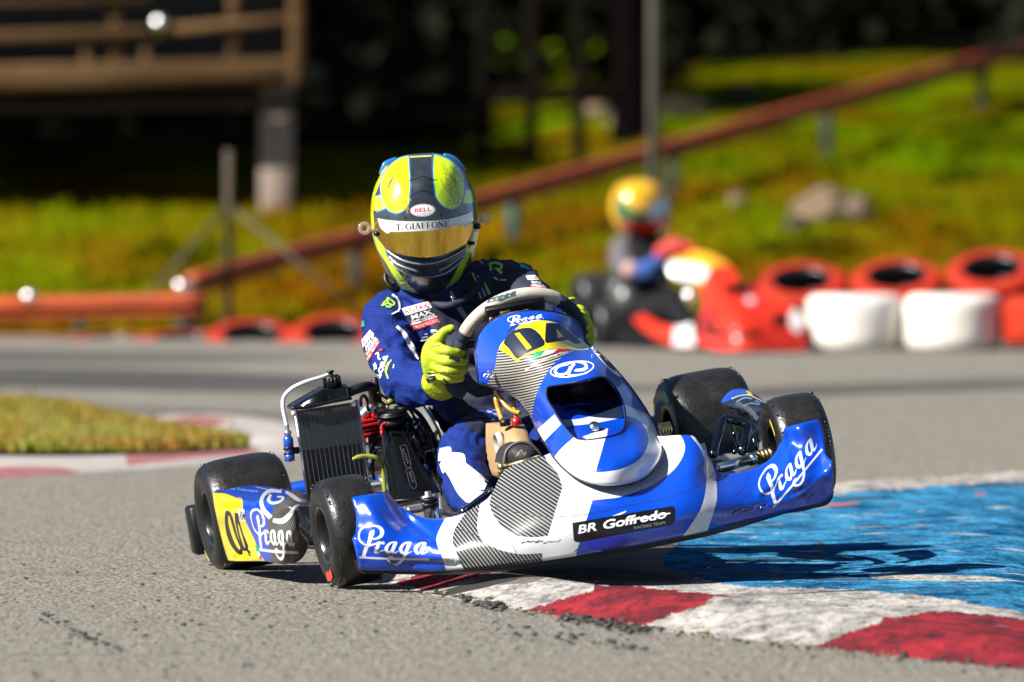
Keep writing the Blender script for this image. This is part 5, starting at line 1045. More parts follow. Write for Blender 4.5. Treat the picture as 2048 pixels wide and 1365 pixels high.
b.build_each('tear_off_tab',M('clear_film',(.75,.7,.6),rough=.15,alpha=.35,coat=.6),hback,per=2)
b=MB(); q=cr(np.array(ZH([(250,390),(300,250),(350,200),(500,145)])),4,False)
b.tube(list(U(q[:,0],q[:,1],np.full(len(q),HK-.02))),.006,sm=False); q=cr(np.array(ZH([(1240,90),(1330,105),(1420,150),(1500,240),(1560,330)])),4,False); b.tube(list(U(q[:,0],q[:,1],np.full(len(q),HK-.03))),.006,sm=False)
b.build_each('rear_spoiler',HB,hback)
b=MB(); b.tube([up(771,548,.12),up(772,562,.13),up(783,576,.14),up(795,580,.14)],.007); b.build('helmet_strap',BLK,hback)
# --- gloves
def hand(name,chains,label=None,voxel=.0022):
    o=fuse(name,chains,GLV,voxel,2,parent=person); return o
# image-left hand: palm behind the rim, four fingers round the front, thumb up the rim
hk1=[[(872,752,.60,.030),(866,715,.62,.032),(872,690,.63,.026)],[(872,752,.60,.030),(885,735,.60,.026)],
 [(868,765,.585,.033),(880,775,.58,.034),(893,778,.575,.027)],                                   # cuff
 [(870,690,.64,.020),(880,675,.655,.0150),(889,664,.665,.0125),(902,658,.668,.0115)],               # thumb
 [(872,697,.64,.0170),(890,701,.685,.0135),(910,706,.69,.0125),(926,702,.675,.0115),(931,694,.655,.0105)], # index
 [(870,713,.64,.0165),(892,722,.69,.0135),(912,725,.693,.0125),(927,724,.68,.0115),(931,716,.66,.010)],
 [(869,730,.635,.0160),(890,741,.685,.0132),(910,743,.69,.0125),(925,742,.675,.011),(930,736,.655,.010)],
 [(872,745,.63,.0150),(888,757,.675,.0122),(906,758,.68,.0115),(921,757,.67,.0105)]]
gl1=hand('glove',hk1); gl1['label']='lime glove gripping the near side of the wheel rim'
gb=bvh_of(gl1)
decal('glove_print',gb,[(stroke(Z2([(765,665),(800,685),(840,690),(860,710)]),[2,4,3,1.5])+stroke(Z2([(600,805),(640,808),(675,805)]),2)+stroke(Z2([(598,862),(640,850),(670,840)]),8)+stroke(Z2([(640,600),(700,590)]),.8)+stroke(Z2([(760,500),(790,490),(812,470)]),2)+[q for k in range(7) for q in stroke(Z2([(722+k*11,838+k*9),(738+k*11,870+k*9)]),1.5)]+stroke(Z2([(655,655),(720,660),(790,668),(860,700)]),1.1)+stroke(Z2([(650,730),(720,745),(800,752),(880,752)]),1.1)+stroke(Z2([(665,805),(730,800),(800,812),(870,812)]),1.1)+stroke(Z2([(770,690),(800,688),(835,705),(850,718)]),[3,7,6,3])+stroke(Z2([(720,560),(770,545),(800,500)]),1.2)+stroke(Z2([(690,860),(740,870),(800,905)]),1.2)+stroke(Z2([(895,600),(905,640),(890,690)]),1.8)+stroke(Z2([(905,590),(915,640),(905,680)]),1.2),GLVK),
  (stroke(Z2([(610,825),(660,820)]),1.6)+stroke(Z2([(615,850),(650,846)]),1.2),PW)],gl1,.001,3)
b=MB(); b.tube([up(858,748,.565),up(853,768,.58),up(858,790,.565)],.010); b.tube([up(861,748,.57),up(857,768,.585),up(861,790,.57)],.008); b.build('cuff_band',PK,gl1)
hk2=[[(1150,665,.60,.030),(1160,640,.62,.027),(1158,625,.64,.020)],[(1160,700,.58,.022),(1168,675,.60,.024),(1165,650,.62,.026)],
 [(1150,625,.68,.016),(1143,612,.70,.0115),(1140,604,.70,.0105),(1146,601,.69,.0095)],
 [(1157,630,.65,.018),(1170,640,.67,.0135),(1172,652,.67,.012),(1160,658,.68,.0115)],
 [(1162,645,.64,.017),(1176,655,.655,.0135),(1178,668,.655,.012),(1165,672,.67,.011)],
 [(1165,660,.63,.016),(1179,671,.64,.013),(1180,682,.64,.012),(1168,688,.65,.011)],
 [(1166,675,.62,.015),(1177,686,.63,.012),(1176,696,.63,.011),(1166,700,.64,.010)]]
gl2=hand('glove',hk2); gl2['label']='lime glove behind the far side of the wheel rim'
decal('glove_print',bvh_of(gl2),[(stroke([(1134,603),(1142,600),(1149,603)],2.4)+stroke([(1163,655),(1170,652),(1176,645)],1.2)+stroke([(1143,609),(1150,612)],1.5),GLVK)],gl2,.001,3)
# navy forearm band below the near hand, shoe
b=MB(); b.tube([up(905,760,.62),up(915,775,.62),up(930,785,.62)],[.022,.024,.022]); b.build('wheel_wrap',NB,kart)
shoe=patch('shoe',sm([(1008,928,1),(1012,908),(1022,895),(1040,887),(1058,891),(1072,902),(1084,922,1),(1050,930)],4),[(1010,925,1.02),(1045,889,1.04),(1045,905,1.065),(1060,915,1.07),(1082,920,1.05),(1025,905,1.05)],PK,[(stroke([(1031,914),(1037,907),(1043,900),(1047,909),(1052,904),(1049,912)],1.2),M('shoe_logo',(.3,.28,.2),rough=.5))],3,.10,person,edge=(5,.015))
b=MB(); b.tube([up(1008,928,1.03),up(1013,903,1.03),up(1028,889,1.03),up(1045,885,1.03),up(1062,890,1.03),up(1078,905,1.03),up(1086,922,1.03)],.004); b.build('shoe_sole',M('sole_grey',(.12,.12,.11),rough=.6),shoe)
# ================= behind the track
def frame_pt(Y): return FP/Y
# ---- tyres of the barrier
RDT=M('tyre_painted_red',(.58,.028,.006),rough=.7,spec=.15,noise=(6,.2,(.34,.03,.012)),dirt=(7,.6,(.09,.02,.01))); WHT=M('tyre_painted_white',(.80,.77,.72),rough=.6,noise=(6,.2,(.61,.55,.47)),dirt=(6,.62,(.35,.3,.24)))
def tyre_mesh(R,w):
    b=MB(); prof=[(R*.56,w*.36),(R*.60,w*.46),(R*.74,w*.5),(R*.90,w*.46),(R*.98,w*.36),(R,w*.2),(R,0)]; full=prof+[(r,-y) for r,y in prof[-2::-1]]+[(R*.60,-w*.30),(R*.90,-w*.2),(R*.90,w*.2),(R*.6,w*.30)]
    P=cr(np.array(full),2,True); b.lathe((0,0,0),(0,0,1),[tuple(p) for p in P],seg=64,mi=[1 if (q[0]<R*.66 or abs(q[1])<w*.33 and q[0]<R*.93) else 0 for q in P],closed=True)
    for k in range(44 if w<.2 else 0):   # shallow tread blocks
        a=k/44*6.283
        for y in (-w*.22,w*.22): b.box((R*math.cos(a)*1.0,R*math.sin(a),y),[(math.cos(a),math.sin(a),0),(-math.sin(a),math.cos(a),0),(0,0,1)],(.012,R*.10,w*.26))
    return b
tb=tyre_mesh(.235,.27); tw=tb.build('barrier_tyre',[WHT,RUBS],loc=(0,0,0)); tr_=tyre_mesh(.222,.15).build('barrier_tyre',[RDT,RUBS],loc=(0,0,0)); tr2=tyre_mesh(.236,.24).build('barrier_tyre',[RDT,RUBS],loc=(0,0,0))
first={}
def put(src,loc,rx=0,rz=0,label='',group=None,ry=0):
    o=src if src not in first else src.copy()
    if src in first: S.collection.objects.link(o)
    first[src]=1; o.location=loc; o.rotation_euler=(rx,ry,rz); ORG[o]=np.array(loc,float); return tag(o,label,'tyre',group)
gw='white and red painted tyres of the barrier'
def atp(px,py,Y): return tuple(W(px,py,Y))
put(tw,atp(1710,646,48.1),0,.2,'white painted tyre beside the red kart, leftmost of the two clear white ones',gw)
put(tw,atp(1907,645,48.0),0,1.2,'white painted tyre at the right, next to the red one on the ground',gw)
put(tw,atp(1520,644,49.3),0,2.2,'white painted tyre mostly hidden behind the nose of the red kart',gw)
put(tr_,atp(1604,586,48.76),math.radians(25),0,'red tyre tilted behind the white ones, closest to the red kart',gw,ry=-.05)
put(tr_,atp(1795,578,48.7),math.radians(25),0,'red tyre tilted above the gap between the two white tyres',gw,ry=-.06)
put(tr_,atp(1985,562,48.7),math.radians(26),0,'red tyre tilted on top, highest one at the right edge',gw,ry=-.08)
put(tr2,atp(2104,642,47.9),0,.7,'red tyre standing on the ground, cut by the right edge',gw)
gl_='red tyres lying along the left edge of the track'
ll=['red tyre lying flat, leftmost at the far edge of the track','faded red tyre lying flat, second from the left edge','faded red tyre lying flat beneath the steel rail','small looking red tyre lying flat under the end of the level rail','red tyre with a dark open middle, left of the thin post','red tyre with a dark open middle just behind the driver']
for i,(px,py,Y,t) in enumerate(((30,716,50.2,8),(125,714,50.2,8),(215,706,50.4,10),(370,704,50.1,12),(505,694,49.8,22),(668,690,49.7,25))): put(tr_,atp(px,py,Y),math.radians(t),0,ll[i],gl_)
# ---- rails and posts
RUST=M('rail_rusty_orange',(.66,.095,.008),rough=.6,noise=(5,.2,(.36,.035,.008)),bump=(30,.3,.003)); PGR=M('post_green',(.01,.09,.075),rough=.5); GAL=M('galvanised_steel',(.36,.35,.33),rough=.45,metal=.3,noise=(9,.2,(.25,.24,.22)))
def rail(name,pts,label):
    r0=root(name,label,'rail',W(pts[0][0],pts[0][1],pts[0][2])); 
    P=[W(*p) for p in pts]; b=MB(); b.tube(P,.041,seg=16); b.build('rail_tube',RUST,r0); b=MB(); b.tube([p-np.array([0,0,.062]) for p in P],.018,seg=12); b.build('lower_tube',RUST,r0); return r0
rp_=[]; 
for px,py in ((384,562),(560,512),(740,466),(1000,388),(1320,298),(1560,229),(1700,190),(1900,134),(2150,64)):
    q=hpt(px,py+105); rp_.append((px,py,float(q[1])))
r1=rail('slanting_rail',rp_,'rusty orange steel rail climbing the grass bank to the right')
for i,px in enumerate((384,712,1026,1345,1655,1965)):
    py=np.interp(px,[p[0] for p in rp_],[p[1] for p in rp_]); Y=float(np.interp(px,[p[0] for p in rp_],[p[2] for p in rp_])); q=W(px,py,Y); g_=hz(q[0],q[1])
    b=MB(); b.box(((q[0],q[1],(q[2]+g_-.1)/2)),[(1,0,0),(0,1,0),(0,0,1)],(.07,.05,q[2]-g_+.1)); b.build('rail_post',PGR if px==1026 else M('post_dark',(.015,.03,.02),rough=.8),r1)
r2=rail('level_rail',[(-120,612,51.2),(150,608,51.2),(412,602,51.2)],'orange painted steel rail running level above the left tyres')
for px in (-60,160,362):
    q=W(px,606,51.2); b=MB(); b.box((q[0],q[1]+.02,q[2]/2-.02),[(1,0,0),(0,1,0),(0,0,1)],(.05,.04,q[2]+.04)); b.build('rail_post',PGR,r2)
for q in ((58,594),(362,573)):
    b=MB(); b.ball(W(q[0],q[1],51.05),.034,sub=4); b.build('sun_glint_ball',M('sun_glint_ball',(.9,.9,.9),rough=.25,metal=1),r2)  # added balls that catch the sun as bright glints
def pole(name,px,y0,y1,Y,r,mat,label,base=True):
    t=W(px,y0,Y); z1=hz(t[0],Y)-.1 if Y>51 else 0; o=root(name,label,'pole',(t[0],Y,z1+.1)); b=MB(); b.tube([(t[0],Y,z1),(t[0],Y,t[2])],r,sm=False,seg=20); b.build('shaft',mat,o)
    b=MB(); b.box((t[0],Y,z1+.12),[(1,0,0),(0,1,0),(0,0,1)],(r*4,r*4,.03)); b.build('base_plate',mat,o); return o,t
pole('lamp_pole',1309,-2600,300,55.8,.034,GAL,'tall pale galvanised pole standing on the bank above the red kart')
po,t=pole('stay_post',457,300,640,51.9,.021,M('post_weathered',(.10,.08,.06),rough=.9,spec=.1),'thin weathered post with two slanting stay wires on the left bank')
for a,b_ in (((455,410),(300,590)),((470,420),(735,640))):
    m=MB(); m.tube([W(a[0],a[1],51.9),W(b_[0],b_[1],51.6)],.011,sm=False); m.build('stay_wire',M('stay_dark',(.06,.05,.02),rough=.7),po)
# ---- rocks
RK=M('rock',(.36,.25,.17),rough=1,spec=.1,noise=(5,.2,(.10,.07,.045)),bump=(12,.8,.03))
RKD=M('rock_dull_shade',(.09,.07,.05),rough=1,spec=0,noise=(4,.25,(.04,.03,.02)))  # dull copy of the rock with shade put into its colour
def rock(px,py,sx,sy,sz,label,seed,mat=None):
    q=hpt(px,py); bm=bmesh.new(); bmesh.ops.create_icosphere(bm,subdivisions=3,radius=1)
    V=[]
    for v in bm.verts:
        n=1+.35*noise.noise(v.co*1.3+Vector((seed,0,0)))+.12*noise.noise(v.co*3.5+Vector((seed,3,0))); V.append((q[0]+v.co.x*n*sx,q[1]+v.co.y*n*sy,q[2]+sz*.5+max(v.co.z,-.6)*n*sz))
    o=mk('rock',V,[[v.index for v in f.verts] for f in bm.faces],mat or RK,loc=q,smooth=False); tag(o,label,'rock'); bm.free()
rock(1655,446,.24,.2,.13,'long flat grey brown boulder on the bank above the tyre barrier',1); rock(1592,462,.07,.1,.07,'small dark boulder left of the long flat one on the bank',2,RKD); rock(1474,410,.055,.06,.055,'small pale round rock on the bank right of the red kart driver',3)
rock(1195,232,.12,.12,.07,'pinkish pale rock in the shade left of the tall pole',4); rock(1235,250,.07,.08,.06,'small pinkish rock beside the pale one near the tall pole',7); rock(1480,210,.17,.15,.09,'rock with shade in its dull brown colour, right of the tall pole',5,RKD); rock(1375,232,.2,.15,.08,'wide rock, shade in its dull colour, just right of the tall pole',6,RKD)
# ---- raised deck
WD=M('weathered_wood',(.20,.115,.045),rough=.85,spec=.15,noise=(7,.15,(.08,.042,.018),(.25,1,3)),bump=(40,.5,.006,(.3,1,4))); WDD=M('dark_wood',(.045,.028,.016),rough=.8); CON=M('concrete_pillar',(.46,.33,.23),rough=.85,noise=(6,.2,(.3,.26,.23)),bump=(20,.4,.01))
YD=61.0; mpx=YD/FP
def dk(px,py,Y=YD): return W(px,py,Y)
deck=root('wooden_pavilion','raised wooden viewing deck with rails standing on a concrete pillar','pavilion',(dk(560,380)[0],YD+.2,hz(dk(560,380)[0],YD)))
def bar(name,a,b_,w_,h_,mat,Y=YD,par=deck,dep=None):
    p,q=dk(a[0],a[1],Y),dk(b_[0],b_[1],Y); d=q-p; L=np.linalg.norm(d); d=d/L; up_=np.cross(np.array([0,-1.,0]),d); 
    m=MB(); m.box((p+q)/2,[d,(0,1,0),np.cross(d,(0,1,0))],(L,w_,h_)); return m.build(name,mat,par)
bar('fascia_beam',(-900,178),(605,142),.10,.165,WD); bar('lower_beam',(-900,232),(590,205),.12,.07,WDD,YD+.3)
bar('hand_rail',(-900,100),(300,66),.07,.075,WD,YD-.02); bar('hand_rail',(330,60),(600,38),.07,.06,WD,YD-.02); bar('top_rail',(-900,22),(300,-2),.07,.06,WD,YD-.02)
bar('corner_post',(594,170),(594,-500),.09,.10,WD,YD-.03)
for x in (232,468,-60,-350): bar('deck_post',(x,160),(x,-500),.08,.075,WD,YD+.04)
for x in (172,292): bar('baluster',(x,140),(x,78),.05,.05,WD,YD+.01)
for x in (172,292): 
    m=MB(); p=dk(x,135,YD-.01); m.add([p+np.array(v) for v in ((-.07,-.02,-.03),(.07,-.02,-.03),(.02,-.02,.06),(-.02,-.02,.06),(-.07,.03,-.03),(.07,.03,-.03),(.02,.03,.06),(-.02,.03,.06))],[(0,1,2,3),(7,6,5,4),(0,4,5,1),(1,5,6,2),(2,6,7,3),(3,7,4,0)]); m.build('bracket',WD,deck,smooth=False)
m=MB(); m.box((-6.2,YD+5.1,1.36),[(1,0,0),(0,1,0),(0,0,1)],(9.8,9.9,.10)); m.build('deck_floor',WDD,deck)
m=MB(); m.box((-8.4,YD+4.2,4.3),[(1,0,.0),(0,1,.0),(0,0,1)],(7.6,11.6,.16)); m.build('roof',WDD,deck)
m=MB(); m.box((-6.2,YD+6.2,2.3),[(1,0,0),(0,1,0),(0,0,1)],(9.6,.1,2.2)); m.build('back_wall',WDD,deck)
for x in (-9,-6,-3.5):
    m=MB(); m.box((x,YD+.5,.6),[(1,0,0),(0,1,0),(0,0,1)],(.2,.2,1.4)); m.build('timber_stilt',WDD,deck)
p=dk(553,380,YD+.37); m=MB(); zb=hz(p[0],p[1])-.2; m.box((p[0],p[1],(zb+1.32)/2),[(1,0,0),(0,1,0),(0,0,1)],(.20,.2,1.32-zb),bev=.04); m.build('concrete_pillar',CON,deck)
b=MB(); b.ball(dk(318,46,YD-.06),.045,sub=4); b.tube([dk(318,46,YD-.06),dk(318,75,YD-.05)],.012,sm=False); b.build('deck_glint_ball',MATS['sun_glint_ball'],deck)  # ball added for a bright glint above the rail
def bodyW(chs,mat,name,par,vox=.02):
    bm=bmesh.new()
    for ch in chs:
        for a,b_ in zip(ch[:-1],ch[1:]):
            for t in np.linspace(0,1,7): 
                c=np.array(a[:3])*(1-t)+np.array(b_[:3])*t; bmesh.ops.create_icosphere(bm,subdivisions=2,radius=a[3]*(1-t)+b_[3]*t,matrix=Matrix.Translation(Vector(c)))
    me=bpy.data.meshes.new('raw'); bm.to_mesh(me); bm.free(); o=bpy.data.objects.new('raw',me); S.collection.objects.link(o); m=o.modifiers.new('r','REMESH'); m.mode='VOXEL'; m.voxel_size=vox; m2=o.modifiers.new('s','SMOOTH'); m2.iterations=4
    me2=bpy.data.meshes.new_from_object(o.evaluated_get(bpy.context.evaluated_depsgraph_get())); V=[v.co[:] for v in me2.vertices]; Fc=[tuple(p.vertices) for p in me2.polygons]; bpy.data.objects.remove(o)
    return mk(name,V,Fc,mat,parent=par)
# ---- fence posts left of the tall pole, shade put into their near-black colour
DP=M('post_shade_tone',(.010,.008,.006),rough=1,spec=0)
pf_=root('park_fence','wooden fence with shade in its dark colour before two bright patches of grass','fence',hpt(1100,300))
qf=hpt(1100,330)[1]
for px in (1064,1158,965): 
    t=W(px,-150,qf); m=MB(); m.box((t[0],qf,(t[2])/2+.2),[(1,0,0),(0,1,0),(0,0,1)],(.085,.08,t[2]+.3)); m.build('fence_post',DP,pf_)
m=MB(); a=W(900,195,qf); b_=W(1250,190,qf); m.box((a+b_)/2,[(1,0,0),(0,1,0),(0,0,1)],(b_[0]-a[0],.05,.10)); m.build('fence_rail',DP,pf_)
# ---- trees
LEAF=M('tree_leaves',(.03,.06,.008),rough=.6,noise=(1.5,.3,(.045,.08,.01))); BARK=M('bark',(.004,.003,.003),rough=1,spec=0,bump=(12,.8,.03,(1,1,.2)))  # bark near black, standing for shade on the trunks
def tree(base,h,crown,label,n=4200,tr=.22,par_=None):
    o=root('broadleaf_tree',label,'tree',base,'trees shading the bank'); base=np.array(base,float); cc=np.array(crown[:3],float); R3=np.array(crown[3:6])
    b=MB(); mid=base*.45+cc*.55+[.2,0,-.3]; b.tube([base-[0,0,.2],base+[0,0,.5],mid,cc],[tr*1.25,tr,tr*.7,tr*.3],seg=16)
    for k in range(7):
        a=k*.9+random.random(); e=cc+R3*np.array([math.cos(a)*.65,math.sin(a)*.65,random.uniform(-.2,.5)]); s=mid*(.7-.1*(k%3))+cc*(.3+.1*(k%3)); b.tube([s,(s+e)/2+[0,0,.15],e],[tr*.4,tr*.25,.03],seg=8)
    b.build('trunk',BARK,o)
    cl=[]
    for k in range(34):
        v=rng.normal(size=3); v/=np.linalg.norm(v); cl.append(cc+R3*v*rng.uniform(.25,.85)**.6)
    cl=np.array(cl); idx=rng.integers(0,len(cl),n); c=cl[idx]+rng.normal(size=(n,3))*R3*.17; sz=rng.uniform(.07,.16,n)*max(1,R3[0]/3)
    u=rng.normal(size=(n,3)); u/=np.linalg.norm(u,axis=1)[:,None]; w_=np.cross(u,rng.normal(size=(n,3))); w_/=np.linalg.norm(w_,axis=1)[:,None]
    V=np.stack([c-u*sz[:,None],c+w_*sz[:,None]*.6,c+u*sz[:,None],c-w_*sz[:,None]*.6],1).reshape(-1,3); F=np.arange(4*n).reshape(-1,4)
    mk('crown',V,F,LEAF,parent=o,smooth=False)
def shade(px,row,R,zt,label,base_dx=0,base_dy=0,tr=.2,flat=.45,n=4200):
    g_=hpt(px,row); cc=g_+np.array(SUN)*(zt-g_[2])/SUN.z; bx,by=cc[0]+base_dx,cc[1]+base_dy
    tree((bx,by,hz(bx,by)),zt,(*cc,R,R*1.25,R*flat),label,n,tr)
def cast(tx,ty,rx,ry,L,label,n=2400):  # added trees set up the sun ray to shade chosen ground
    g_=np.array([tx,ty,hz(tx,ty)]); cc=g_+np.array(SUN)*L; tree((cc[0]-.3,cc[1]+.4,hz(cc[0]-.3,cc[1]+.4)),0,(*cc,rx,ry,min(rx,1.6)*.5),label,n,.10+.05*rx)
TL=['unseen tree added for shade, nearest the track on the left','second added shade tree from the track, unseen beside the deck','third added shade tree from the track, unseen beside the deck','fourth added shade tree from the track, unseen beside the deck','added shade tree, unseen behind the far end of the deck','added shade tree, unseen left of the deck, nearest the track','added shade tree, unseen left of the deck, halfway up the bank','added shade tree, unseen left of the deck, farthest up the bank']
for i,(X0,Y0,rx,ry) in enumerate(((-1.2,66.8,1.25,1.7),(-1.2,70,1.25,2),(-1.25,73.5,1.3,2.2),(-1.4,77.5,1.4,2.4),(-1.3,82,1.35,2.6),(-3.8,71,1.6,2.6),(-4,76,1.8,3),(-4,82,1.8,3.2))):
    cast(X0,Y0,rx,ry,8.5,TL[i],3000)
cast(-.4,67.5,.55,3.4,8.5,'slim unseen tree added so its shadow lies behind the driver on the bank',2400)
cast(1.0,80,.42,7,9,'unseen tree, its crown stretched long to shade the strip behind the tall pole',2600)
cast(1.75,75.6,.95,4.6,8.5,'small unseen tree added to shade the bank above the slanting rail',4000)
for i,x in enumerate((-8,-4.6,-1.2,2.2,5.6)):
    q=['farthest left','second from left','middle','second from right','farthest right'][i]
    cast(x,91.8,2.6,3.2,11,q+' of the big shade trees added before the dark wood',5600); cast(x+1.2,96.5,2.8,3.5,12,q+' of the big shade trees added inside the dark wood',5600)
g_=hpt(1268,285); tree(g_,6,(g_[0]-.6,g_[1]+.5,6.2,2.2,2.2,1.3),'dark trunked tree standing just left of the tall pole',3600,.15)
# visible dark trunk right of the fence
# dense undergrowth closing the view
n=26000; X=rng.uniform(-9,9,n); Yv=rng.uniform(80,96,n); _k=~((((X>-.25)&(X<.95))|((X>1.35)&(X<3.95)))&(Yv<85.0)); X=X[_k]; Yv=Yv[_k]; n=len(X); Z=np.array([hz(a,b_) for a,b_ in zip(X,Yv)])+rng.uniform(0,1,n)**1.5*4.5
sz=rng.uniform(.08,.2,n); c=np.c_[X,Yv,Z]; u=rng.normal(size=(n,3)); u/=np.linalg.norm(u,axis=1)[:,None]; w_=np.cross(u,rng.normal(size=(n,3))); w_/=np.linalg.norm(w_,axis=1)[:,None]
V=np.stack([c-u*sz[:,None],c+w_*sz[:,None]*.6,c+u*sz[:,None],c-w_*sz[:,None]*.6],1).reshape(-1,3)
o=mk('undergrowth',V,np.arange(4*n).reshape(-1,4),M('undergrowth_leaves',(.005,.008,.002),rough=.9,spec=.1),smooth=False); tag(o,'dark undergrowth of the wood closing the view at the top','undergrowth',kind='stuff')  # leaf colour kept near black to stand for the wood's shade
# ================= second kart
R2,T2=frame(.30,0,0,(.72,48.6,0))
def u2(px,py,kx): return U(px,py,kx,R2,T2)
def k2(P): return R2.T@(np.asarray(P)-T2)
kart2=root('racing_kart','red and white racing kart following behind, blurred before the tyre barrier','kart',u2(1380,695,.5)*[1,1,0])
RR=(M('tyre_rubber_far',(.025,.025,.026),rough=.45),RUBS)
for px,py,kx,R,hw in ((1186,600,-.25,.128,.09),(1217,652,-.1,.12,.08),(1560,655,.75,.10,.06),(1418,655,.9,.10,.06)):
    c=k2(u2(px,py,kx)); wheel(c,R,hw,parent=kart2,rt=R2,kt=T2,mats=RR)
RV=M('kart_red_vinyl',(.78,.035,.008),rough=.25,coat=.6); OV=M('kart_yellow_vinyl',(.85,.42,.02),rough=.3,coat=.5); BK2=M('kart_black_far',(.004,.004,.005),rough=.6,spec=.2)
f2=(R2,T2)
patch('front_fairing',sm([(1398,640,1),(1420,590),(1450,570),(1490,562),(1515,575),(1540,598),(1580,612),(1606,640),(1614,690,1),(1600,702),(1500,700),(1440,700),(1400,690,1)],4),[(1398,640,.95),(1400,690,1.0),(1450,570,.95),(1515,580,.95),(1480,640,1.2),(1470,695,1.25),(1540,690,1.26),(1612,690,1.22),(1560,640,1.17),(1600,640,1.17)],RV,[([(1396,672),(1450,660),(1520,664),(1530,676),(1450,674)],BK2),([(1440,575),(1490,562),(1512,584),(1460,592)],BK2),([(1404,640),(1440,655),(1430,668),(1404,660)],BK2),(ell(1500,600,9,7),WHITE),(ell(1594,640,14,26),WHITE),([(1545,630),(1572,622),(1578,650),(1550,660)],BK2)],10,.02,kart2,fr=f2,mode='n')  # black patches paint dark gaps; the right white oval paints a highlight
patch('side_pod',sm([(1255,618,1),(1275,612),(1300,640),(1350,655),(1395,648),(1405,690,1),(1360,694),(1310,676),(1270,645)],4),[(1255,618,.1),(1300,640,.4),(1350,660,.65),(1405,690,.85),(1395,648,.75),(1310,676,.45)],RV,[(sm([(1345,694,1),(1352,650),(1372,625),(1390,640),(1392,690,1)],3),WHITE)],10,.02,kart2,fr=f2,mode='n')
patch('number_panel',sm([(1334,535,1),(1345,515),(1375,503),(1420,508),(1455,528),(1474,552),(1470,566),(1440,572),(1425,600),(1432,630,1),(1415,625),(1405,590),(1395,568),(1350,556)],4),[(1334,535,.5),(1375,503,.5),(1400,530,.68),(1455,528,.72),(1440,570,.85),(1425,610,.9),(1350,556,.55)],OV,[(sm([(1325,530,1),(1350,524),(1400,532),(1430,545),(1405,560),(1360,570,1)],3),WHITE),(sm([(1418,540,1),(1440,530),(1490,540,1),(1480,590),(1440,640,1),(1395,640,1),(1400,580)],3),RV)],8,.02,kart2,fr=f2,mode='n')
b=MB(); b.tube([u2(1300,530,.4),u2(1325,500,.42),u2(1352,487,.45),u2(1378,492,.5),u2(1390,505,.52)],.016); b.build('steering_wheel',RV,kart2)
patch('seat',sm([(1235,560,1),(1260,545),(1330,560),(1350,600),(1345,650,1),(1290,655),(1250,620)],3),[(1235,560,-.1),(1330,560,.2),(1345,650,.3),(1250,620,0)],BK2,[],8,.1,kart2,fr=f2)
patch('floor_tray',[(1230,655),(1400,650),(1540,690),(1400,697),(1240,690)],[(1230,655,0),(1540,690,1.1),(1240,690,.2),(1400,650,.5)],BK2,[],10,.02,kart2,fr=f2)
b=MB(); b.lathe(u2(1255,600,.1),R2[:,2],[(0,-.06),(.06,-.06),(.06,.06),(0,.07)],seg=20); b.box(u2(1240,585,.0),[R2[:,0],R2[:,1],R2[:,2]],(.12,.1,.12)); b.build('engine',M('engine_grey',(.1,.1,.1),rough=.4,metal=.6),kart2)
b=MB(); b.tube([u2(1150,640,-.4),u2(1205,655,-.25)],.03,sm=False); b.build('rear_bumper',RV,kart2)
b=MB(); b.ball(u2(1379,592,1.05),.03,sub=4); b.build('kart_glint_ball',MATS['sun_glint_ball'],kart2)  # ball added for a bright glint on the kart nose
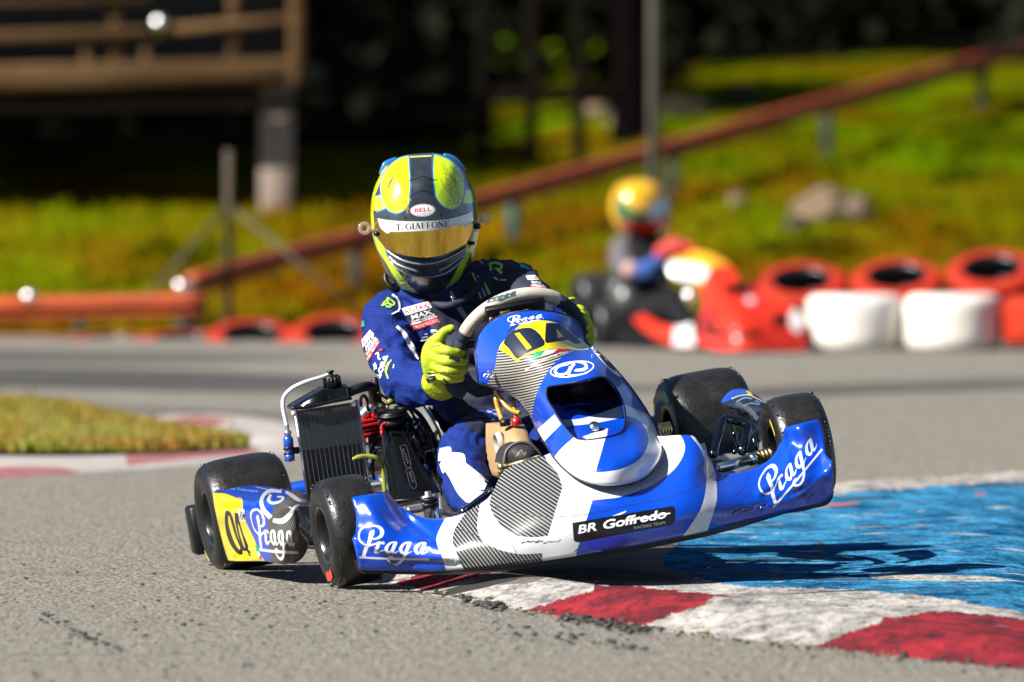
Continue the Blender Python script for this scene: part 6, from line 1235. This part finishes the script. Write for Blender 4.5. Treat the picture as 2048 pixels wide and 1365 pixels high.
# its driver
def ch2(ch): return [(*u2(a,b_,c_),r) for a,b_,c_,r in ch]
p2=root('person','driver in a dark suit and yellow and green helmet in the red kart','person',u2(1290,640,.1))
bodyW([ch2([(1285,480,.0,.07),(1285,520,.02,.12),(1290,570,.05,.13),(1300,620,.1,.13)]),ch2([(1248,505,-.02,.075),(1320,505,.02,.075)]),ch2([(1300,625,.15,.09),(1345,600,.4,.07),(1375,650,.6,.055)]),ch2([(1280,630,.1,.09),(1330,620,.4,.07)])],M('suit_charcoal',(.006,.006,.008),rough=.9,spec=.2),'body',p2)
bodyW([ch2([(1248,500,-.02,.078),(1243,530,.05,.066),(1262,545,.2,.055)])],M('suit_grey_sleeve',(.10,.09,.10),rough=.8),'sleeve',p2)
bodyW([ch2([(1262,545,.2,.055),(1300,540,.35,.052),(1325,515,.45,.045)])],M('suit_blue_sleeve',(.015,.07,.3),rough=.8),'sleeve',p2)
bodyW([ch2([(1325,505,.45,.045),(1350,490,.47,.045),(1362,500,.5,.035)])],M('glove_red',(.55,.03,.02),rough=.7),'glove',p2,.012)
b=MB(); b.ball(u2(1262,541,.26),.045,sub=3); b.build('elbow_pad',M('pad_pink',(.5,.3,.26),rough=.7),p2)
# helmet
ho2=np.array(sm([(1284,358,1),(1255,365),(1236,388),(1231,415),(1236,440),(1250,462),(1285,470),(1325,466),(1340,445),(1342,415),(1334,385),(1312,363)],4)); c2=np.array([1286,414.])
def h2(x,y):
    a=np.arctan2(y-c2[1],x-c2[0]); aa=np.arctan2(ho2[:,1]-c2[1],ho2[:,0]-c2[0]); o_=np.argsort(aa); s=np.clip(np.hypot(x-c2[0],y-c2[1])/np.interp(a,aa[o_],np.hypot(*(ho2-c2).T)[o_],period=2*math.pi),0,1); return .05+.13*np.sqrt(1-s**2.2)
HY2=M('helmet_orange_yellow',(.85,.47,.015),rough=.2,coat=.8)
hh=patch('helmet',ho2,h2,HY2,[(sm([(1225,370,1),(1244,395),(1262,418),(1300,422),(1330,408),(1350,398,1),(1350,450),(1300,450),(1230,450,1)],3),M('helmet_green',(.01,.16,.07),rough=.3,coat=.5)),(sm([(1292,425),(1305,412),(1330,404),(1345,408),(1345,440),(1320,446),(1298,442)],3),M('visor_pale_blue',(.25,.36,.45),rough=.1,metal=.6)),(sm([(1230,440,1),(1280,443),(1345,440,1),(1345,480,1),(1230,480,1)],3),RV)],6,.09,p2,fr=f2)
